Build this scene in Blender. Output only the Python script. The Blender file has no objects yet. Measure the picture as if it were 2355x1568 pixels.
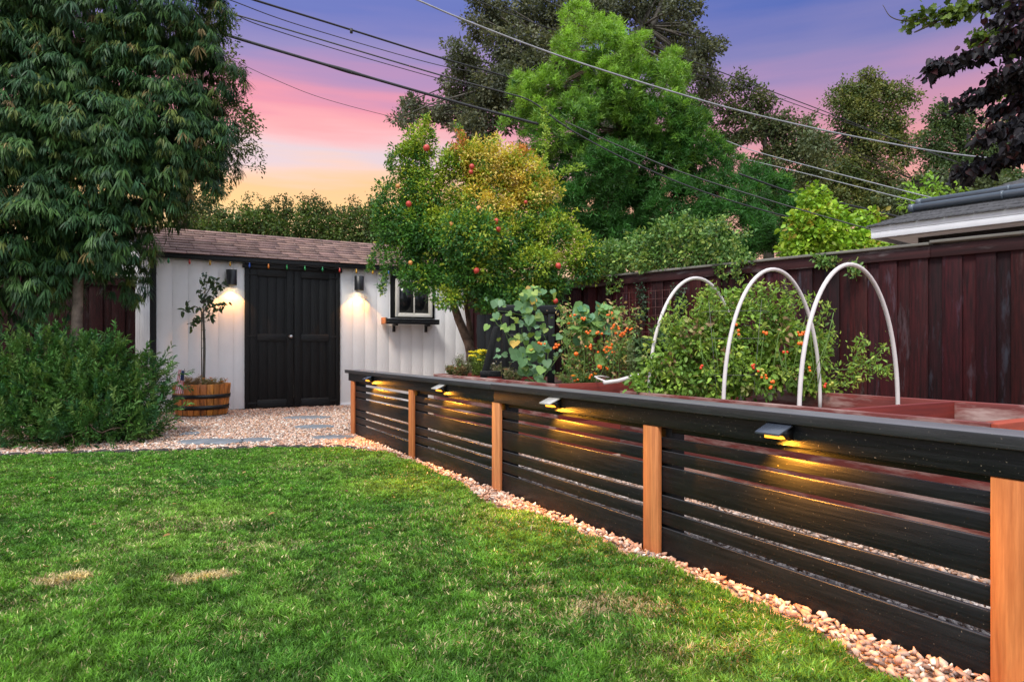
import bpy, math, random
import numpy as np
from mathutils import Vector

# ------------------------------------------------------------------ camera, world, sun, exposure
SC = bpy.context.scene
COL = SC.collection
F, CX, HY, CZ = 1566.0, 1177.5, 800.0, 0.92        # focal length / horizon in units of the 2355 px wide photograph


def s2l(r, g, b):
    f = lambda c: (c / 255 / 12.92) if c / 255 <= 0.04045 else ((c / 255 + 0.055) / 1.055) ** 2.4
    return (f(r), f(g), f(b))


cam_d = bpy.data.cameras.new("camera")
cam = bpy.data.objects.new("camera", cam_d)
COL.objects.link(cam)
cam_d.sensor_width = 36.0
cam_d.lens = 36.0 * F / 2355.0
cam_d.shift_y = (HY - 784.0) / 2355.0
cam_d.clip_end = 2000
cam_d.clip_start = 0.05
cam.location = (0, 0, CZ)
cam.rotation_euler = (math.radians(90), 0, 0)
SC.camera = cam
SC.view_settings.view_transform = 'Standard'
SC.view_settings.look = 'None'
SC.view_settings.exposure = 0.0
SC.view_settings.gamma = 1.0
SC.render.filter_size = 1.15
SC.cycles.use_denoising = True
SC.cycles.denoising_prefilter = 'FAST'

W = bpy.data.worlds.new("World")
SC.world = W
W.use_nodes = True
wn, wl = W.node_tree.nodes, W.node_tree.links
wn.clear()


def N(nodes, t, **kw):
    n = nodes.new(t)
    for k, v in kw.items():
        setattr(n, k, v)
    return n


def math_node(nodes, links, op, a, b=None, clamp=False):
    n = nodes.new('ShaderNodeMath')
    n.operation = op
    n.use_clamp = clamp
    for i, v in enumerate((a, b)):
        if v is None:
            continue
        if isinstance(v, (int, float)):
            n.inputs[i].default_value = v
        else:
            links.new(v, n.inputs[i])
    return n.outputs[0]


def ramp(nodes, links, fac, stops, interp='LINEAR'):
    n = nodes.new('ShaderNodeValToRGB')
    cr = n.color_ramp
    cr.interpolation = interp
    while len(cr.elements) < len(stops):
        cr.elements.new(0.5)
    for e_, (p, c) in zip(cr.elements, sorted(stops)):
        e_.position = p
        e_.color = (*c[:3], 1)
    links.new(fac, n.inputs[0])
    return n.outputs[0]


tc = N(wn, 'ShaderNodeTexCoord')
mp = N(wn, 'ShaderNodeMapping')
mp.inputs['Scale'].default_value = (2.2, 2.2, 22.0)
mp.inputs['Rotation'].default_value = (0.0, 0.05, 0)
wl.new(tc.outputs['Generated'], mp.inputs[0])
nz = N(wn, 'ShaderNodeTexNoise')
nz.inputs['Scale'].default_value = 1.3
nz.inputs['Detail'].default_value = 4
wl.new(mp.outputs[0], nz.inputs['Vector'])
sx = N(wn, 'ShaderNodeSeparateXYZ')
wl.new(tc.outputs['Generated'], sx.inputs[0])
zz = math_node(wn, wl, 'ADD', sx.outputs['Z'], math_node(wn, wl, 'MULTIPLY', math_node(wn, wl, 'SUBTRACT', nz.outputs[0], 0.5), 0.095))
DUSK_L = [(0.0, s2l(250, 222, 185)), (.17, s2l(254, 216, 165)), (.200, s2l(253, 208, 144)), (.222, s2l(253, 200, 150)),
          (.240, s2l(250, 206, 186)), (.258, s2l(226, 207, 218)), (.278, s2l(240, 198, 205)), (.300, s2l(250, 172, 180)),
          (.325, s2l(238, 150, 174)), (.352, s2l(192, 142, 186)), (.39, s2l(146, 137, 194)), (.45, s2l(104, 118, 193)),
          (.60, s2l(120, 140, 200)), (1.0, s2l(170, 185, 215))]
DUSK_R = [(0.0, s2l(246, 200, 180)), (.171, s2l(244, 184, 165)), (.215, s2l(242, 170, 158)), (.262, s2l(228, 154, 165)),
          (.300, s2l(205, 146, 176)), (.338, s2l(172, 140, 186)), (.376, s2l(135, 130, 186)), (.43, s2l(86, 107, 184)),
          (.60, s2l(120, 140, 200)), (1.0, s2l(170, 185, 215))]
rl = ramp(wn, wl, zz, DUSK_L)
rr = ramp(wn, wl, zz, DUSK_R)
az = N(wn, 'ShaderNodeMapRange')
az.inputs['From Min'].default_value = -0.15
az.inputs['From Max'].default_value = 0.35
wl.new(sx.outputs['X'], az.inputs['Value'])
mx = N(wn, 'ShaderNodeMix', data_type='RGBA')
wl.new(az.outputs[0], mx.inputs['Factor'])
wl.new(rl, mx.inputs['A'])
wl.new(rr, mx.inputs['B'])
# the upper dome and the sky behind the photographer are a brighter pale twilight
up = N(wn, 'ShaderNodeMapRange', interpolation_type='SMOOTHSTEP')
up.inputs['From Min'].default_value = 0.46
up.inputs['From Max'].default_value = 0.85
up.inputs['To Max'].default_value = 1.0
wl.new(sx.outputs['Z'], up.inputs['Value'])
bk = N(wn, 'ShaderNodeMapRange', interpolation_type='SMOOTHSTEP')
bk.inputs['From Min'].default_value = 0.25
bk.inputs['From Max'].default_value = -0.6
wl.new(sx.outputs['Y'], bk.inputs['Value'])
ub = math_node(wn, wl, 'MAXIMUM', up.outputs[0], math_node(wn, wl, 'MULTIPLY', bk.outputs[0], 0.88))
mx2 = N(wn, 'ShaderNodeMix', data_type='RGBA')
wl.new(ub, mx2.inputs['Factor'])
wl.new(mx.outputs['Result'], mx2.inputs['A'])
mx2.inputs['B'].default_value = (1.28, 1.40, 1.62, 1)
bg = N(wn, 'ShaderNodeBackground')
bg.inputs['Strength'].default_value = 1.0
wl.new(mx2.outputs['Result'], bg.inputs[0])
SUN_EL, SUN_AZ = math.radians(56), math.radians(205)     # azimuth: compass-like angle from +Y clockwise
sky = N(wn, 'ShaderNodeTexSky', sky_type='NISHITA')
sky.sun_disc = False
sky.sun_elevation = math.radians(2)
sky.sun_rotation = math.radians(-20)
bg2 = N(wn, 'ShaderNodeBackground')
bg2.inputs['Strength'].default_value = 0.02
wl.new(sky.outputs[0], bg2.inputs[0])
ad = N(wn, 'ShaderNodeAddShader')
wo = N(wn, 'ShaderNodeOutputWorld')
wl.new(bg.outputs[0], ad.inputs[0])
wl.new(bg2.outputs[0], ad.inputs[1])
wl.new(ad.outputs[0], wo.inputs[0])

sun_d = bpy.data.lights.new("sun", 'SUN')
sun_d.energy = 3.3
sun_d.angle = math.radians(17)
sun_d.color = (1.0, 0.95, 0.88)
sun = bpy.data.objects.new("sun", sun_d)
COL.objects.link(sun)
sv = Vector((math.sin(SUN_AZ) * math.cos(SUN_EL), math.cos(SUN_AZ) * math.cos(SUN_EL), math.sin(SUN_EL)))
sun.rotation_euler = sv.to_track_quat('Z', 'Y').to_euler()
sun.location = sv * 40

# ------------------------------------------------------------------ helpers
rng = np.random.default_rng(11)
random.seed(5)
D2 = np.array([.4886, -.8725])       # direction of the black fence, towards the camera
E2 = np.array([.8725, .4886])        # direction of the shed front, to the right and away


def at(x, y, Y):
    return np.array([(x - CX) / F * Y, Y, CZ - (y - HY) / F * Y])


def grd(x, y):
    Y = F * CZ / (y - HY)
    return np.array([(x - CX) / F * Y, Y])


def nrm(v):
    return v / np.maximum(np.linalg.norm(v, axis=-1, keepdims=True), 1e-9)


def hash01(ix, iy, seed):
    h = (ix.astype(np.int64) * 374761393 + iy.astype(np.int64) * 668265263 + seed * 974634777) & 0x7fffffff
    h = ((h ^ (h >> 13)) * 1274126177) & 0x7fffffff
    return ((h ^ (h >> 16)) & 0xffff) / 65535.0


def vnoise(x, y, seed=0):
    ix, iy = np.floor(x), np.floor(y)
    fx, fy = x - ix, y - iy
    fx, fy = fx * fx * (3 - 2 * fx), fy * fy * (3 - 2 * fy)
    a = hash01(ix, iy, seed); b = hash01(ix + 1, iy, seed)
    c = hash01(ix, iy + 1, seed); d = hash01(ix + 1, iy + 1, seed)
    return (a * (1 - fx) + b * fx) * (1 - fy) + (c * (1 - fx) + d * fx) * fy


def fbm(x, y, seed=0, o=3):
    s, a, t = 0, .5, 0
    for i in range(o):
        s = s + a * vnoise(x * 2 ** i, y * 2 ** i, seed + i); t += a; a *= .5
    return s / t


def inpoly(px, py, poly):
    r = np.zeros(len(px), bool)
    n = len(poly)
    for i in range(n):
        x1, y1 = poly[i]; x2, y2 = poly[(i + 1) % n]
        c = ((y1 > py) != (y2 > py)) & (px < (x2 - x1) * (py - y1) / (y2 - y1 + 1e-12) + x1)
        r ^= c
    return r


def new_mesh(name, V, faces, cols=None, smooth=False):
    """faces: list of integer arrays (n,k)"""
    me = bpy.data.meshes.new(name)
    V = np.asarray(V, dtype=np.float32)
    me.vertices.add(len(V))
    me.vertices.foreach_set("co", V.ravel())
    nl = sum(f.size for f in faces)
    nf = sum(len(f) for f in faces)
    me.loops.add(nl)
    me.polygons.add(nf)
    me.loops.foreach_set("vertex_index", np.concatenate([f.ravel() for f in faces]).astype(np.int32))
    starts, s = [], 0
    for f in faces:
        starts.append(s + np.arange(len(f)) * f.shape[1]); s += f.size
    me.polygons.foreach_set("loop_start", np.concatenate(starts).astype(np.int32))
    me.update(calc_edges=True)
    if smooth:
        me.polygons.foreach_set("use_smooth", np.ones(nf, bool))
    if cols is not None:
        a = me.color_attributes.new("col", 'FLOAT_COLOR', 'POINT')
        c = np.ones((len(V), 4), np.float32)
        c[:, :3] = cols
        a.data.foreach_set("color", c.ravel())
    return me


class MB:
    """collects primitives and links them as one mesh object"""

    def __init__(self):
        self.v, self.f, self.c, self.n = [], [], [], 0

    def add(self, V, faces, c=(1, 1, 1)):
        V = np.asarray(V, float)
        self.v.append(V)
        by = {}
        for f in faces:
            by.setdefault(len(f), []).append(f)
        for k, l in by.items():
            self.f.append(np.array(l, int) + self.n)
        self.c.append(np.tile(np.array(c, float), (len(V), 1)))
        self.n += len(V)
        return self

    def box(self, x0, x1, y0, y1, z0, z1, c=(1, 1, 1), M=None):
        V = np.array([(x, y, z) for z in (z0, z1) for y in (y0, y1) for x in (x0, x1)], float)
        if M is not None:
            V = M(V)
        return self.add(V, [(0, 2, 3, 1), (4, 5, 7, 6), (0, 1, 5, 4), (2, 6, 7, 3), (0, 4, 6, 2), (1, 3, 7, 5)], c)

    def tube(self, P, R, n=8, c=(1, 1, 1), cap=True):
        P = np.asarray(P, float)
        m = len(P)
        R = np.full(m, R) if np.isscalar(R) else np.asarray(R, float)
        T = np.zeros_like(P)
        T[1:-1] = P[2:] - P[:-2]; T[0] = P[1] - P[0]; T[-1] = P[-1] - P[-2]
        T = nrm(T)
        ref = np.array([0, 0, 1.0]) if abs(T[0][2]) < .9 else np.array([1.0, 0, 0])
        V = []
        for i in range(m):
            a = ref - T[i] * (ref @ T[i]); a = a / (np.linalg.norm(a) + 1e-9); b = np.cross(T[i], a); ref = a
            th = np.arange(n) * 2 * np.pi / n
            V.append(P[i] + R[i] * (np.cos(th)[:, None] * a + np.sin(th)[:, None] * b))
        V = np.concatenate(V)
        fs = [(i * n + j, i * n + (j + 1) % n, (i + 1) * n + (j + 1) % n, (i + 1) * n + j) for i in range(m - 1) for j in range(n)]
        if cap:
            fs += [tuple(range(n - 1, -1, -1)), tuple((m - 1) * n + j for j in range(n))]
        return self.add(V, fs, c)

    def lathe(self, prof, o=(0, 0, 0), n=24, c=(1, 1, 1), closed=False):
        prof = np.asarray(prof, float)
        m = len(prof)
        th = np.arange(n) * 2 * np.pi / n
        V = np.concatenate([np.stack([o[0] + r * np.cos(th), o[1] + r * np.sin(th), np.full(n, o[2] + z)], 1) for r, z in prof])
        fs = [(i * n + j, i * n + (j + 1) % n, (i + 1) * n + (j + 1) % n, (i + 1) * n + j) for i in range(m - 1) for j in range(n)]
        if closed:
            fs += [tuple(range(n - 1, -1, -1)), tuple((m - 1) * n + j for j in range(n))]
        return self.add(V, fs, c)

    def prism(self, poly, z0, z1, c=(1, 1, 1)):
        n = len(poly)
        V = [(x, y, z0) for x, y in poly] + [(x, y, z1) for x, y in poly]
        return self.add(V, [tuple(range(n - 1, -1, -1)), tuple(range(n, 2 * n))] + [(i, (i + 1) % n, n + (i + 1) % n, n + i) for i in range(n)], c)

    def build(self, name, mat, parent=None, bevel=0, smooth=False):
        me = new_mesh(name, np.concatenate(self.v), self.f, np.concatenate(self.c), smooth)
        return link(name, me, mat, parent, bevel)


def link(name, me, mat, parent=None, bevel=0):
    me.materials.append(mat)
    o = bpy.data.objects.new(name, me)
    COL.objects.link(o)
    o.parent = parent
    if bevel:
        m = o.modifiers.new("bevel", 'BEVEL')
        m.width = bevel; m.segments = 2; m.limit_method = 'ANGLE'
    return o


def tag(o, label=None, cat=None, group=None, kind=None):
    if label: o['label'] = label
    if cat: o['category'] = cat
    if group: o['group'] = group
    if kind: o['kind'] = kind
    return o


def thing(name, label, cat, loc=(0, 0, 0), rz=0, group=None):
    o = bpy.data.objects.new(name, None)
    o.empty_display_size = .1
    COL.objects.link(o)
    o.location = loc
    o.rotation_euler = (0, 0, rz)
    return tag(o, label, cat, group)


def copy_tree(o, parent=None):
    c = o.copy()
    COL.objects.link(c)
    c.parent = parent
    for ch in [x for x in o.children]:
        copy_tree(ch, c)
    return c


# ------------------------------------------------------------------ materials
def mat_base(name):
    m = bpy.data.materials.new(name)
    m.use_nodes = True
    nt = m.node_tree
    b = nt.nodes['Principled BSDF']
    return m, nt.nodes, nt.links, b


def coords(nodes, links, scale, kind='Object'):
    t = nodes.new('ShaderNodeTexCoord')
    p = nodes.new('ShaderNodeMapping')
    p.inputs['Scale'].default_value = scale
    links.new(t.outputs[kind], p.inputs[0])
    return p.outputs[0]


def noise(nodes, links, vec, scale, detail=4, rough=.55):
    n = nodes.new('ShaderNodeTexNoise')
    n.inputs['Scale'].default_value = scale
    n.inputs['Detail'].default_value = detail
    n.inputs['Roughness'].default_value = rough
    links.new(vec, n.inputs['Vector'])
    return n.outputs[0]


def bump(nodes, links, h, b, strength=.3, dist=.01):
    n = nodes.new('ShaderNodeBump')
    n.inputs['Strength'].default_value = strength
    n.inputs['Distance'].default_value = dist
    links.new(h, n.inputs['Height'])
    links.new(n.outputs[0], b.inputs['Normal'])


def mixc(nodes, links, fac, a, b, mode='MIX'):
    n = nodes.new('ShaderNodeMix')
    n.data_type = 'RGBA'
    n.blend_type = mode
    for s, v in (('Factor', fac), ('A', a), ('B', b)):
        i = n.inputs[s] if s == 'Factor' else [q for q in n.inputs if q.name == s and q.type == 'RGBA'][0]
        if isinstance(v, (int, float)): i.default_value = v
        elif isinstance(v, tuple): i.default_value = (*v[:3], 1)
        else: links.new(v, i)
    return [q for q in n.outputs if q.type == 'RGBA'][0]


def attr(nodes):
    n = nodes.new('ShaderNodeAttribute')
    n.attribute_name = 'col'
    return n.outputs['Color']


def wood(name, light, dark, axis=0, rough=.6, grain=1.0, weather=None, wfac=.6, use_attr=False, bstr=.35, spec=.4, specks=0, sheen_wear=None):
    m, n, l, b = mat_base(name)
    sc = [28.0 * grain] * 3
    sc[axis] = 1.6 * grain
    v = coords(n, l, tuple(sc))
    g = noise(n, l, v, 1.0, 6, .65)
    c = ramp(n, l, g, [(.32, dark), (.68, light)])
    if weather:
        sc2 = [7.0] * 3; sc2[axis] = 1.3
        w = noise(n, l, coords(n, l, tuple(sc2)), 1.3, 5, .7)
        wr = ramp(n, l, w, [(wfac - .06, (0, 0, 0)), (wfac + .12, (1, 1, 1))])
        c = mixc(n, l, wr, c, weather)
    if use_attr:
        c = mixc(n, l, 1.0, c, attr(n), 'MULTIPLY')
    if specks:
        s = noise(n, l, coords(n, l, (1, 1, 1)), 130, 2)
        sr = ramp(n, l, s, [(.70, (0, 0, 0)), (.73, (1, 1, 1))])
        c = mixc(n, l, math_node(n, l, 'MULTIPLY', sr, specks), c, (.32, .26, .19))
    if sheen_wear:  # up faces coloured lighter: painted sky sheen, with some weathering on the cap
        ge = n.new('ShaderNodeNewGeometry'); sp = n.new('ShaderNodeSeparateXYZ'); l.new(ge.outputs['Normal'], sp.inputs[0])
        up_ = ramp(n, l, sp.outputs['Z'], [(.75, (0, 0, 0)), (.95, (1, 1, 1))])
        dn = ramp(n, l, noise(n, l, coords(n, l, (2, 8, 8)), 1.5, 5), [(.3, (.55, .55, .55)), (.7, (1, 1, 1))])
        c = mixc(n, l, mixc(n, l, 1.0, up_, dn, 'MULTIPLY'), c, sheen_wear)
    l.new(c, b.inputs['Base Color'])
    b.inputs['Roughness'].default_value = rough
    b.inputs['Specular IOR Level'].default_value = spec
    bump(n, l, g, b, bstr, .004)
    return m


def plain(name, c, rough=.5, metal=0, spec=.5, var=.15, scale=8, bstr=0):
    m, n, l, b = mat_base(name)
    g = noise(n, l, coords(n, l, (1, 1, 1)), scale, 5)
    lo = tuple(x * (1 - var) for x in c); hi = tuple(min(1, x * (1 + var)) for x in c)
    l.new(ramp(n, l, g, [(.3, lo), (.7, hi)]), b.inputs['Base Color'])
    b.inputs['Roughness'].default_value = rough
    b.inputs['Metallic'].default_value = metal
    b.inputs['Specular IOR Level'].default_value = spec
    if bstr: bump(n, l, g, b, bstr, .005)
    return m


def leafmat(name, transl=.3, rough=.5, spec=.35):
    m, n, l, b = mat_base(name)
    a = attr(n)
    l.new(a, b.inputs['Base Color'])
    b.inputs['Roughness'].default_value = rough
    b.inputs['Specular IOR Level'].default_value = spec
    t = n.new('ShaderNodeBsdfTranslucent')
    l.new(mixc(n, l, 1.0, a, (1.3, 1.3, .7), 'MULTIPLY'), t.inputs[0])
    ms = n.new('ShaderNodeMixShader')
    ms.inputs[0].default_value = transl
    l.new(b.outputs[0], ms.inputs[1]); l.new(t.outputs[0], ms.inputs[2])
    l.new(ms.outputs[0], n['Material Output'].inputs[0])
    return m


def emit(name, c, s):
    m, n, l, b = mat_base(name)
    b.inputs['Base Color'].default_value = (*c, 1)
    b.inputs['Emission Color'].default_value = (*c, 1)
    b.inputs['Emission Strength'].default_value = s
    return m


M_leaf = leafmat('leaf', .28)
M_leaf_gloss = leafmat('leaf_glossy', .16, .5, .2)
M_grass = leafmat('grass_blade', .35, .55, .25)
M_bark = plain('bark', (.16, .11, .08), .9, 0, .2, .5, 14, .8)
M_bark_grey = plain('bark_grey', (.10, .09, .075), .9, 0, .2, .45, 10, .8)
M_bark_dark = plain('bark_dark', (.045, .038, .03), .95, 0, .1, .4, 10, .8)
M_twig = plain('twig', (.10, .085, .05), .85, 0, .2, .3, 20)
M_stem = plain('green_stem', (.12, .2, .05), .6, 0, .3, .3, 20)
M_black = wood('black_paint', (.014, .0155, .017), (.0035, .004, .005), 0, .42, 2.6, specks=.8, bstr=.55, spec=.24, sheen_wear=(.085, .085, .09))  # slat top edges painted lighter, as if catching the sky
M_blackv = wood('black_paint_upright', (.011, .012, .012), (.004, .004, .0045), 2, .55, 2.2, bstr=.5, spec=.25)
M_capblack = wood('black_cap', (.035, .036, .04), (.016, .017, .019), 0, .42, 2.6, bstr=.5, spec=.45, specks=.3, sheen_wear=(.17, .16, .165))  # cap top painted lighter for sky sheen and weathering
M_blackrail = wood('black_paint_rail', (.017, .018, .019), (.007, .008, .008), 0, .55, 2.0, bstr=.4, spec=.25, sheen_wear=(.14, .13, .12))  # lighter up faces give the pale line along the door rails
M_cedar = wood('cedar', (.70, .27, .095), (.42, .125, .038), 2, .6, 1.9, weather=(.30, .11, .045), wfac=.70, bstr=.3, use_attr=True)
M_red = wood('red_stain', (.052, .0065, .0075), (.008, .002, .0025), 2, .65, 1.8, spec=.22, weather=(.085, .062, .07), wfac=.63, use_attr=True)
M_redh = wood('red_stain_rail', (.050, .009, .010), (.018, .004, .005), 0, .65, 1.0, weather=(.15, .13, .13), wfac=.58, use_attr=True)
M_bed = wood('red_bed_wood', (.20, .040, .032), (.10, .021, .018), 0, .6, .9, weather=(.38, .26, .23), wfac=.52, use_attr=True)
M_greyw = wood('weathered_timber', (.24, .23, .2), (.12, .115, .1), 0, .8, 1.0)
M_white = plain('white_siding', (.85, .84, .83), .5, 0, .35, .04, 3, .1)
M_soffit = plain('white_trim', (.80, .81, .83), .5, 0, .4, .05, 4)
M_blackmetal = plain('black_metal', (.012, .012, .013), .4, .2, .5, .2, 30)
M_steel = plain('brushed_steel', (.55, .55, .56), .3, 1, .5, .1, 40)
M_pvc = plain('white_pvc', (.66, .60, .575), .38, 0, .5, .06, 9)
M_soil = plain('soil', (.06, .042, .03), .95, 0, .1, .6, 25, 1)
M_glass, _n, _l, _b = mat_base('dark_glass')
_b.inputs['Base Color'].default_value = (.012, .014, .016, 1); _b.inputs['Roughness'].default_value = .12; _b.inputs['Specular IOR Level'].default_value = .25
M_cable = plain('cable_black', (.03, .03, .032), .5, 0, .4, .2, 5)
M_cable_l = plain('cable_grey', (.30, .30, .32), .45, 0, .4, .2, 5)
M_pipe = plain('grey_pipe', (.10, .125, .155), .35, 0, .5, .1, 6)
M_slate = plain('flagstone', (.165, .18, .20), .7, 0, .35, .3, 9, .4)

# ------------------------------------------------------------------ ground, lawn, gravel
edge_px = [(0, 1052.6), (200, 1046), (422, 1041), (560, 1036), (672, 1033.5), (782, 1033), (828, 1038), (882, 1044), (925, 1056),
           (965, 1072), (1015, 1097), (1065, 1117), (1085, 1144), (1148, 1177), (1224, 1187), (1300, 1217), (1347, 1237),
           (1430, 1278), (1472, 1290), (1530, 1305), (1578, 1332), (1684, 1380), (1748, 1406), (1872, 1459), (1939, 1503),
           (2014, 1552), (2045, 1575)]
edge = [grd(*p) for p in edge_px]
lawn_poly = [(-12, edge[0][1] - .02)] + [tuple(p) for p in edge] + [(1.35, 1.35), (2.3, -.6), (2.6, -3), (-12, -3)]


def flat(name, poly, z, mat):
    mb = MB()
    mb.add([(x, y, z) for x, y in poly], [tuple(range(len(poly)))])
    return tag(mb.build(name, mat), kind='structure')


M_dirt = plain('dirt', (.16, .12, .085), .95, 0, .1, .4, 2, .6)
flat('ground', [(-400, -400), (400, -400), (400, 400), (-400, 400)], 0.0, M_dirt)
M_lawnbase = plain('lawn_thatch', (.055, .075, .022), .95, 0, .1, .5, 18, .8)
M_gravelbase = plain('gravel_floor', (.36, .25, .19), .9, 0, .2, .5, 30, 1)
lawn_tri = MB()
LP = lawn_poly
import mathutils.geometry as mg
tri = mg.tessellate_polygon([[Vector((x, y, 0)) for x, y in LP]])
lawn_tri.add([(x, y, .008) for x, y in LP], [tuple(t) for t in tri])
o = lawn_tri.build('lawn', M_lawnbase)
tag(o, kind='structure')
flat('gravel_bed', [(-7, 5.2), (-7, 12), (6, 12), (9, 2), (2.6, -3), (.6, -3), (.9, 1.5), (-2.5, 5.9)], 0.004, M_gravelbase)

# grass: individual blades, denser and finer near the photographer
def grass():
    n0 = 2500000
    Y = 1.25 + (6.4 - 1.25) * rng.random(n0)
    X = -6.2 + 9.0 * rng.random(n0)
    keep = (X > -.80 * Y - .55) & (X < .80 * Y + .6)
    dens = np.clip((1.9 / Y) ** 1.25, 0, 1)
    keep &= rng.random(n0) < dens
    X, Y = X[keep], Y[keep]
    jit = .030 * (fbm(X * 9, Y * 9, 3) - .5) * 2 + rng.normal(0, .008, len(X))
    keep = inpoly(X + jit, Y + jit, lawn_poly)
    X, Y = X[keep], Y[keep]
    n = len(X)
    tuft = fbm(X * 19, Y * 19, 21, 2)
    big = fbm(X * 1.7, Y * 1.7, 40, 3)
    h = (.007 + .012 * rng.random(n) + .020 * np.clip(tuft * 1.6 - .3, 0, 1)) * (1 + .3 * (big - .5))
    w = (.0015 + .0013 * rng.random(n)) * np.clip(Y / 1.9, 1, 3.0) ** .9
    ang = rng.random(n) * 2 * np.pi
    flow = fbm(X * 2.6, Y * 2.6, 60, 2) * 12
    la = np.where(rng.random(n) < .2, flow + rng.normal(0, .8, n), rng.random(n) * 6.28)
    lean = h * (.2 + .8 * rng.random(n))
    wx, wy = np.cos(ang) * w, np.sin(ang) * w
    lx, ly = np.cos(la) * lean, np.sin(la) * lean
    z0 = np.full(n, .006)
    V = np.empty((n, 5, 3), np.float32)
    V[:, 0] = np.stack([X - wx, Y - wy, z0], 1); V[:, 1] = np.stack([X + wx, Y + wy, z0], 1)
    mx_, my_, mz = X + lx * .35, Y + ly * .35, z0 + h * .62
    V[:, 2] = np.stack([mx_ + wx * .8, my_ + wy * .8, mz], 1); V[:, 3] = np.stack([mx_ - wx * .8, my_ - wy * .8, mz], 1)
    V[:, 4] = np.stack([X + lx, Y + ly, z0 + h * (1 - .25 * (lean / h) ** 2)], 1)
    idx = np.arange(n)[:, None] * 5
    quads = idx + np.array([0, 1, 2, 3]); tris = idx + np.array([3, 2, 4])
    g1, g2, g3 = np.array((.135, .300, .030)), np.array((.25, .41, .07)), np.array((.085, .220, .034))
    t = np.clip(fbm(X * 3.1, Y * 3.1, 80) * 1.6 - .35 + rng.normal(0, .22, n), 0, 1)[:, None]
    c = g3 * (1 - t) + g1 * t
    t2 = np.clip((fbm(X * 1.2, Y * 1.6, 95) - .50) * 3.4 + rng.normal(0, .25, n), 0, 1)[:, None]
    c = c * (1 - .75 * t2) + g2 * .75 * t2
    straw = np.array((.66, .54, .30))
    dry = np.zeros(n)
    for (px, py, rx, ry, s) in [(465, 1338, .125, .075, 1.5), (160, 1342, .13, .10, .9), (600, 1265, .25, .10, .2), (420, 1215, .3, .14, .16), (1440, 1405, .22, .10, .3),
                                (1350, 1400, .3, .15, .25), (1240, 1330, .25, .15, .15), (1650, 1500, .2, .1, .25), (380, 1140, .3, .2, .1)]:
        q = grd(px, py)
        r = ((X - q[0]) / rx) ** 2 + ((Y - q[1]) / ry) ** 2 + (fbm(X * 11, Y * 11, 9) - .5) * 3.0
        dry += s * np.clip(1.3 - r, 0, 1)
    dry = dry * (.35 + 1.1 * fbm(X * 16, Y * 16, 33, 2)) + .035 + .10 * np.clip((fbm(X * 2.3, Y * 2.3, 51) - .55) * 6, 0, 1)
    isd = (rng.random(n) < dry)[:, None]
    c = np.where(isd, straw * (.6 + .5 * rng.random((n, 1))), c)
    c = c * (.45 + 1.05 * rng.random((n, 1)) ** 1.3) * (.60 + .78 * np.clip((tuft - .3) * 2.4, 0, 1))[:, None]
    C = np.repeat(c, 5, 0)
    me = new_mesh('grass', V.reshape(-1, 3), [quads, tris], C, True)
    o = link('grass', me, M_grass)
    tag(o, 'short mown green lawn grass with a few straw coloured dry patches', 'grass', kind='stuff')
    return n


NG = grass()

# icosahedron for stones
phi = (1 + 5 ** .5) / 2
ICO_V = nrm(np.array([(-1, phi, 0), (1, phi, 0), (-1, -phi, 0), (1, -phi, 0), (0, -1, phi), (0, 1, phi), (0, -1, -phi), (0, 1, -phi), (phi, 0, -1), (phi, 0, 1), (-phi, 0, -1), (-phi, 0, 1)], float))
ICO_F = np.array([(0, 11, 5), (0, 5, 1), (0, 1, 7), (0, 7, 10), (0, 10, 11), (1, 5, 9), (5, 11, 4), (11, 10, 2), (10, 7, 6), (7, 1, 8), (3, 9, 4), (3, 4, 2), (3, 2, 6), (3, 6, 8), (3, 8, 9), (4, 9, 5), (2, 4, 11), (6, 2, 10), (8, 6, 7), (9, 8, 1)])


def rotmats(n):
    q = nrm(rng.normal(size=(n, 4)))
    w, x, y, z = q.T
    return np.stack([np.stack([1 - 2 * (y * y + z * z), 2 * (x * y - z * w), 2 * (x * z + y * w)], 1),
                     np.stack([2 * (x * y + z * w), 1 - 2 * (x * x + z * z), 2 * (y * z - x * w)], 1),
                     np.stack([2 * (x * z - y * w), 2 * (y * z + x * w), 1 - 2 * (x * x + y * y)], 1)], 1)


FO = np.array([.635, 3.024])                        # fence origin: the fourth cedar board
FRZ = math.atan2(D2[1], D2[0])
SO = np.array([-3.899, 9.936])                      # shed origin: left foot of the double doors
SRZ = math.atan2(E2[1], E2[0])


def f_local(X, Y):
    dx, dy = X - FO[0], Y - FO[1]
    return dx * D2[0] + dy * D2[1], dx * E2[0] + dy * E2[1]


def s_local(X, Y):
    dx, dy = X - SO[0], Y - SO[1]
    return dx * E2[0] + dy * E2[1], -(dx * D2[0] + dy * D2[1])


STEPS = [(708, 965, .30, .20, 'grey flagstone nearest the black shed doors'),
         (723, 987, .24, .17, 'grey flagstone between the two others on the path to the shed doors'),
         (765, 1012, .21, .14, 'grey flagstone nearest the end of the black fence')]


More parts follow.
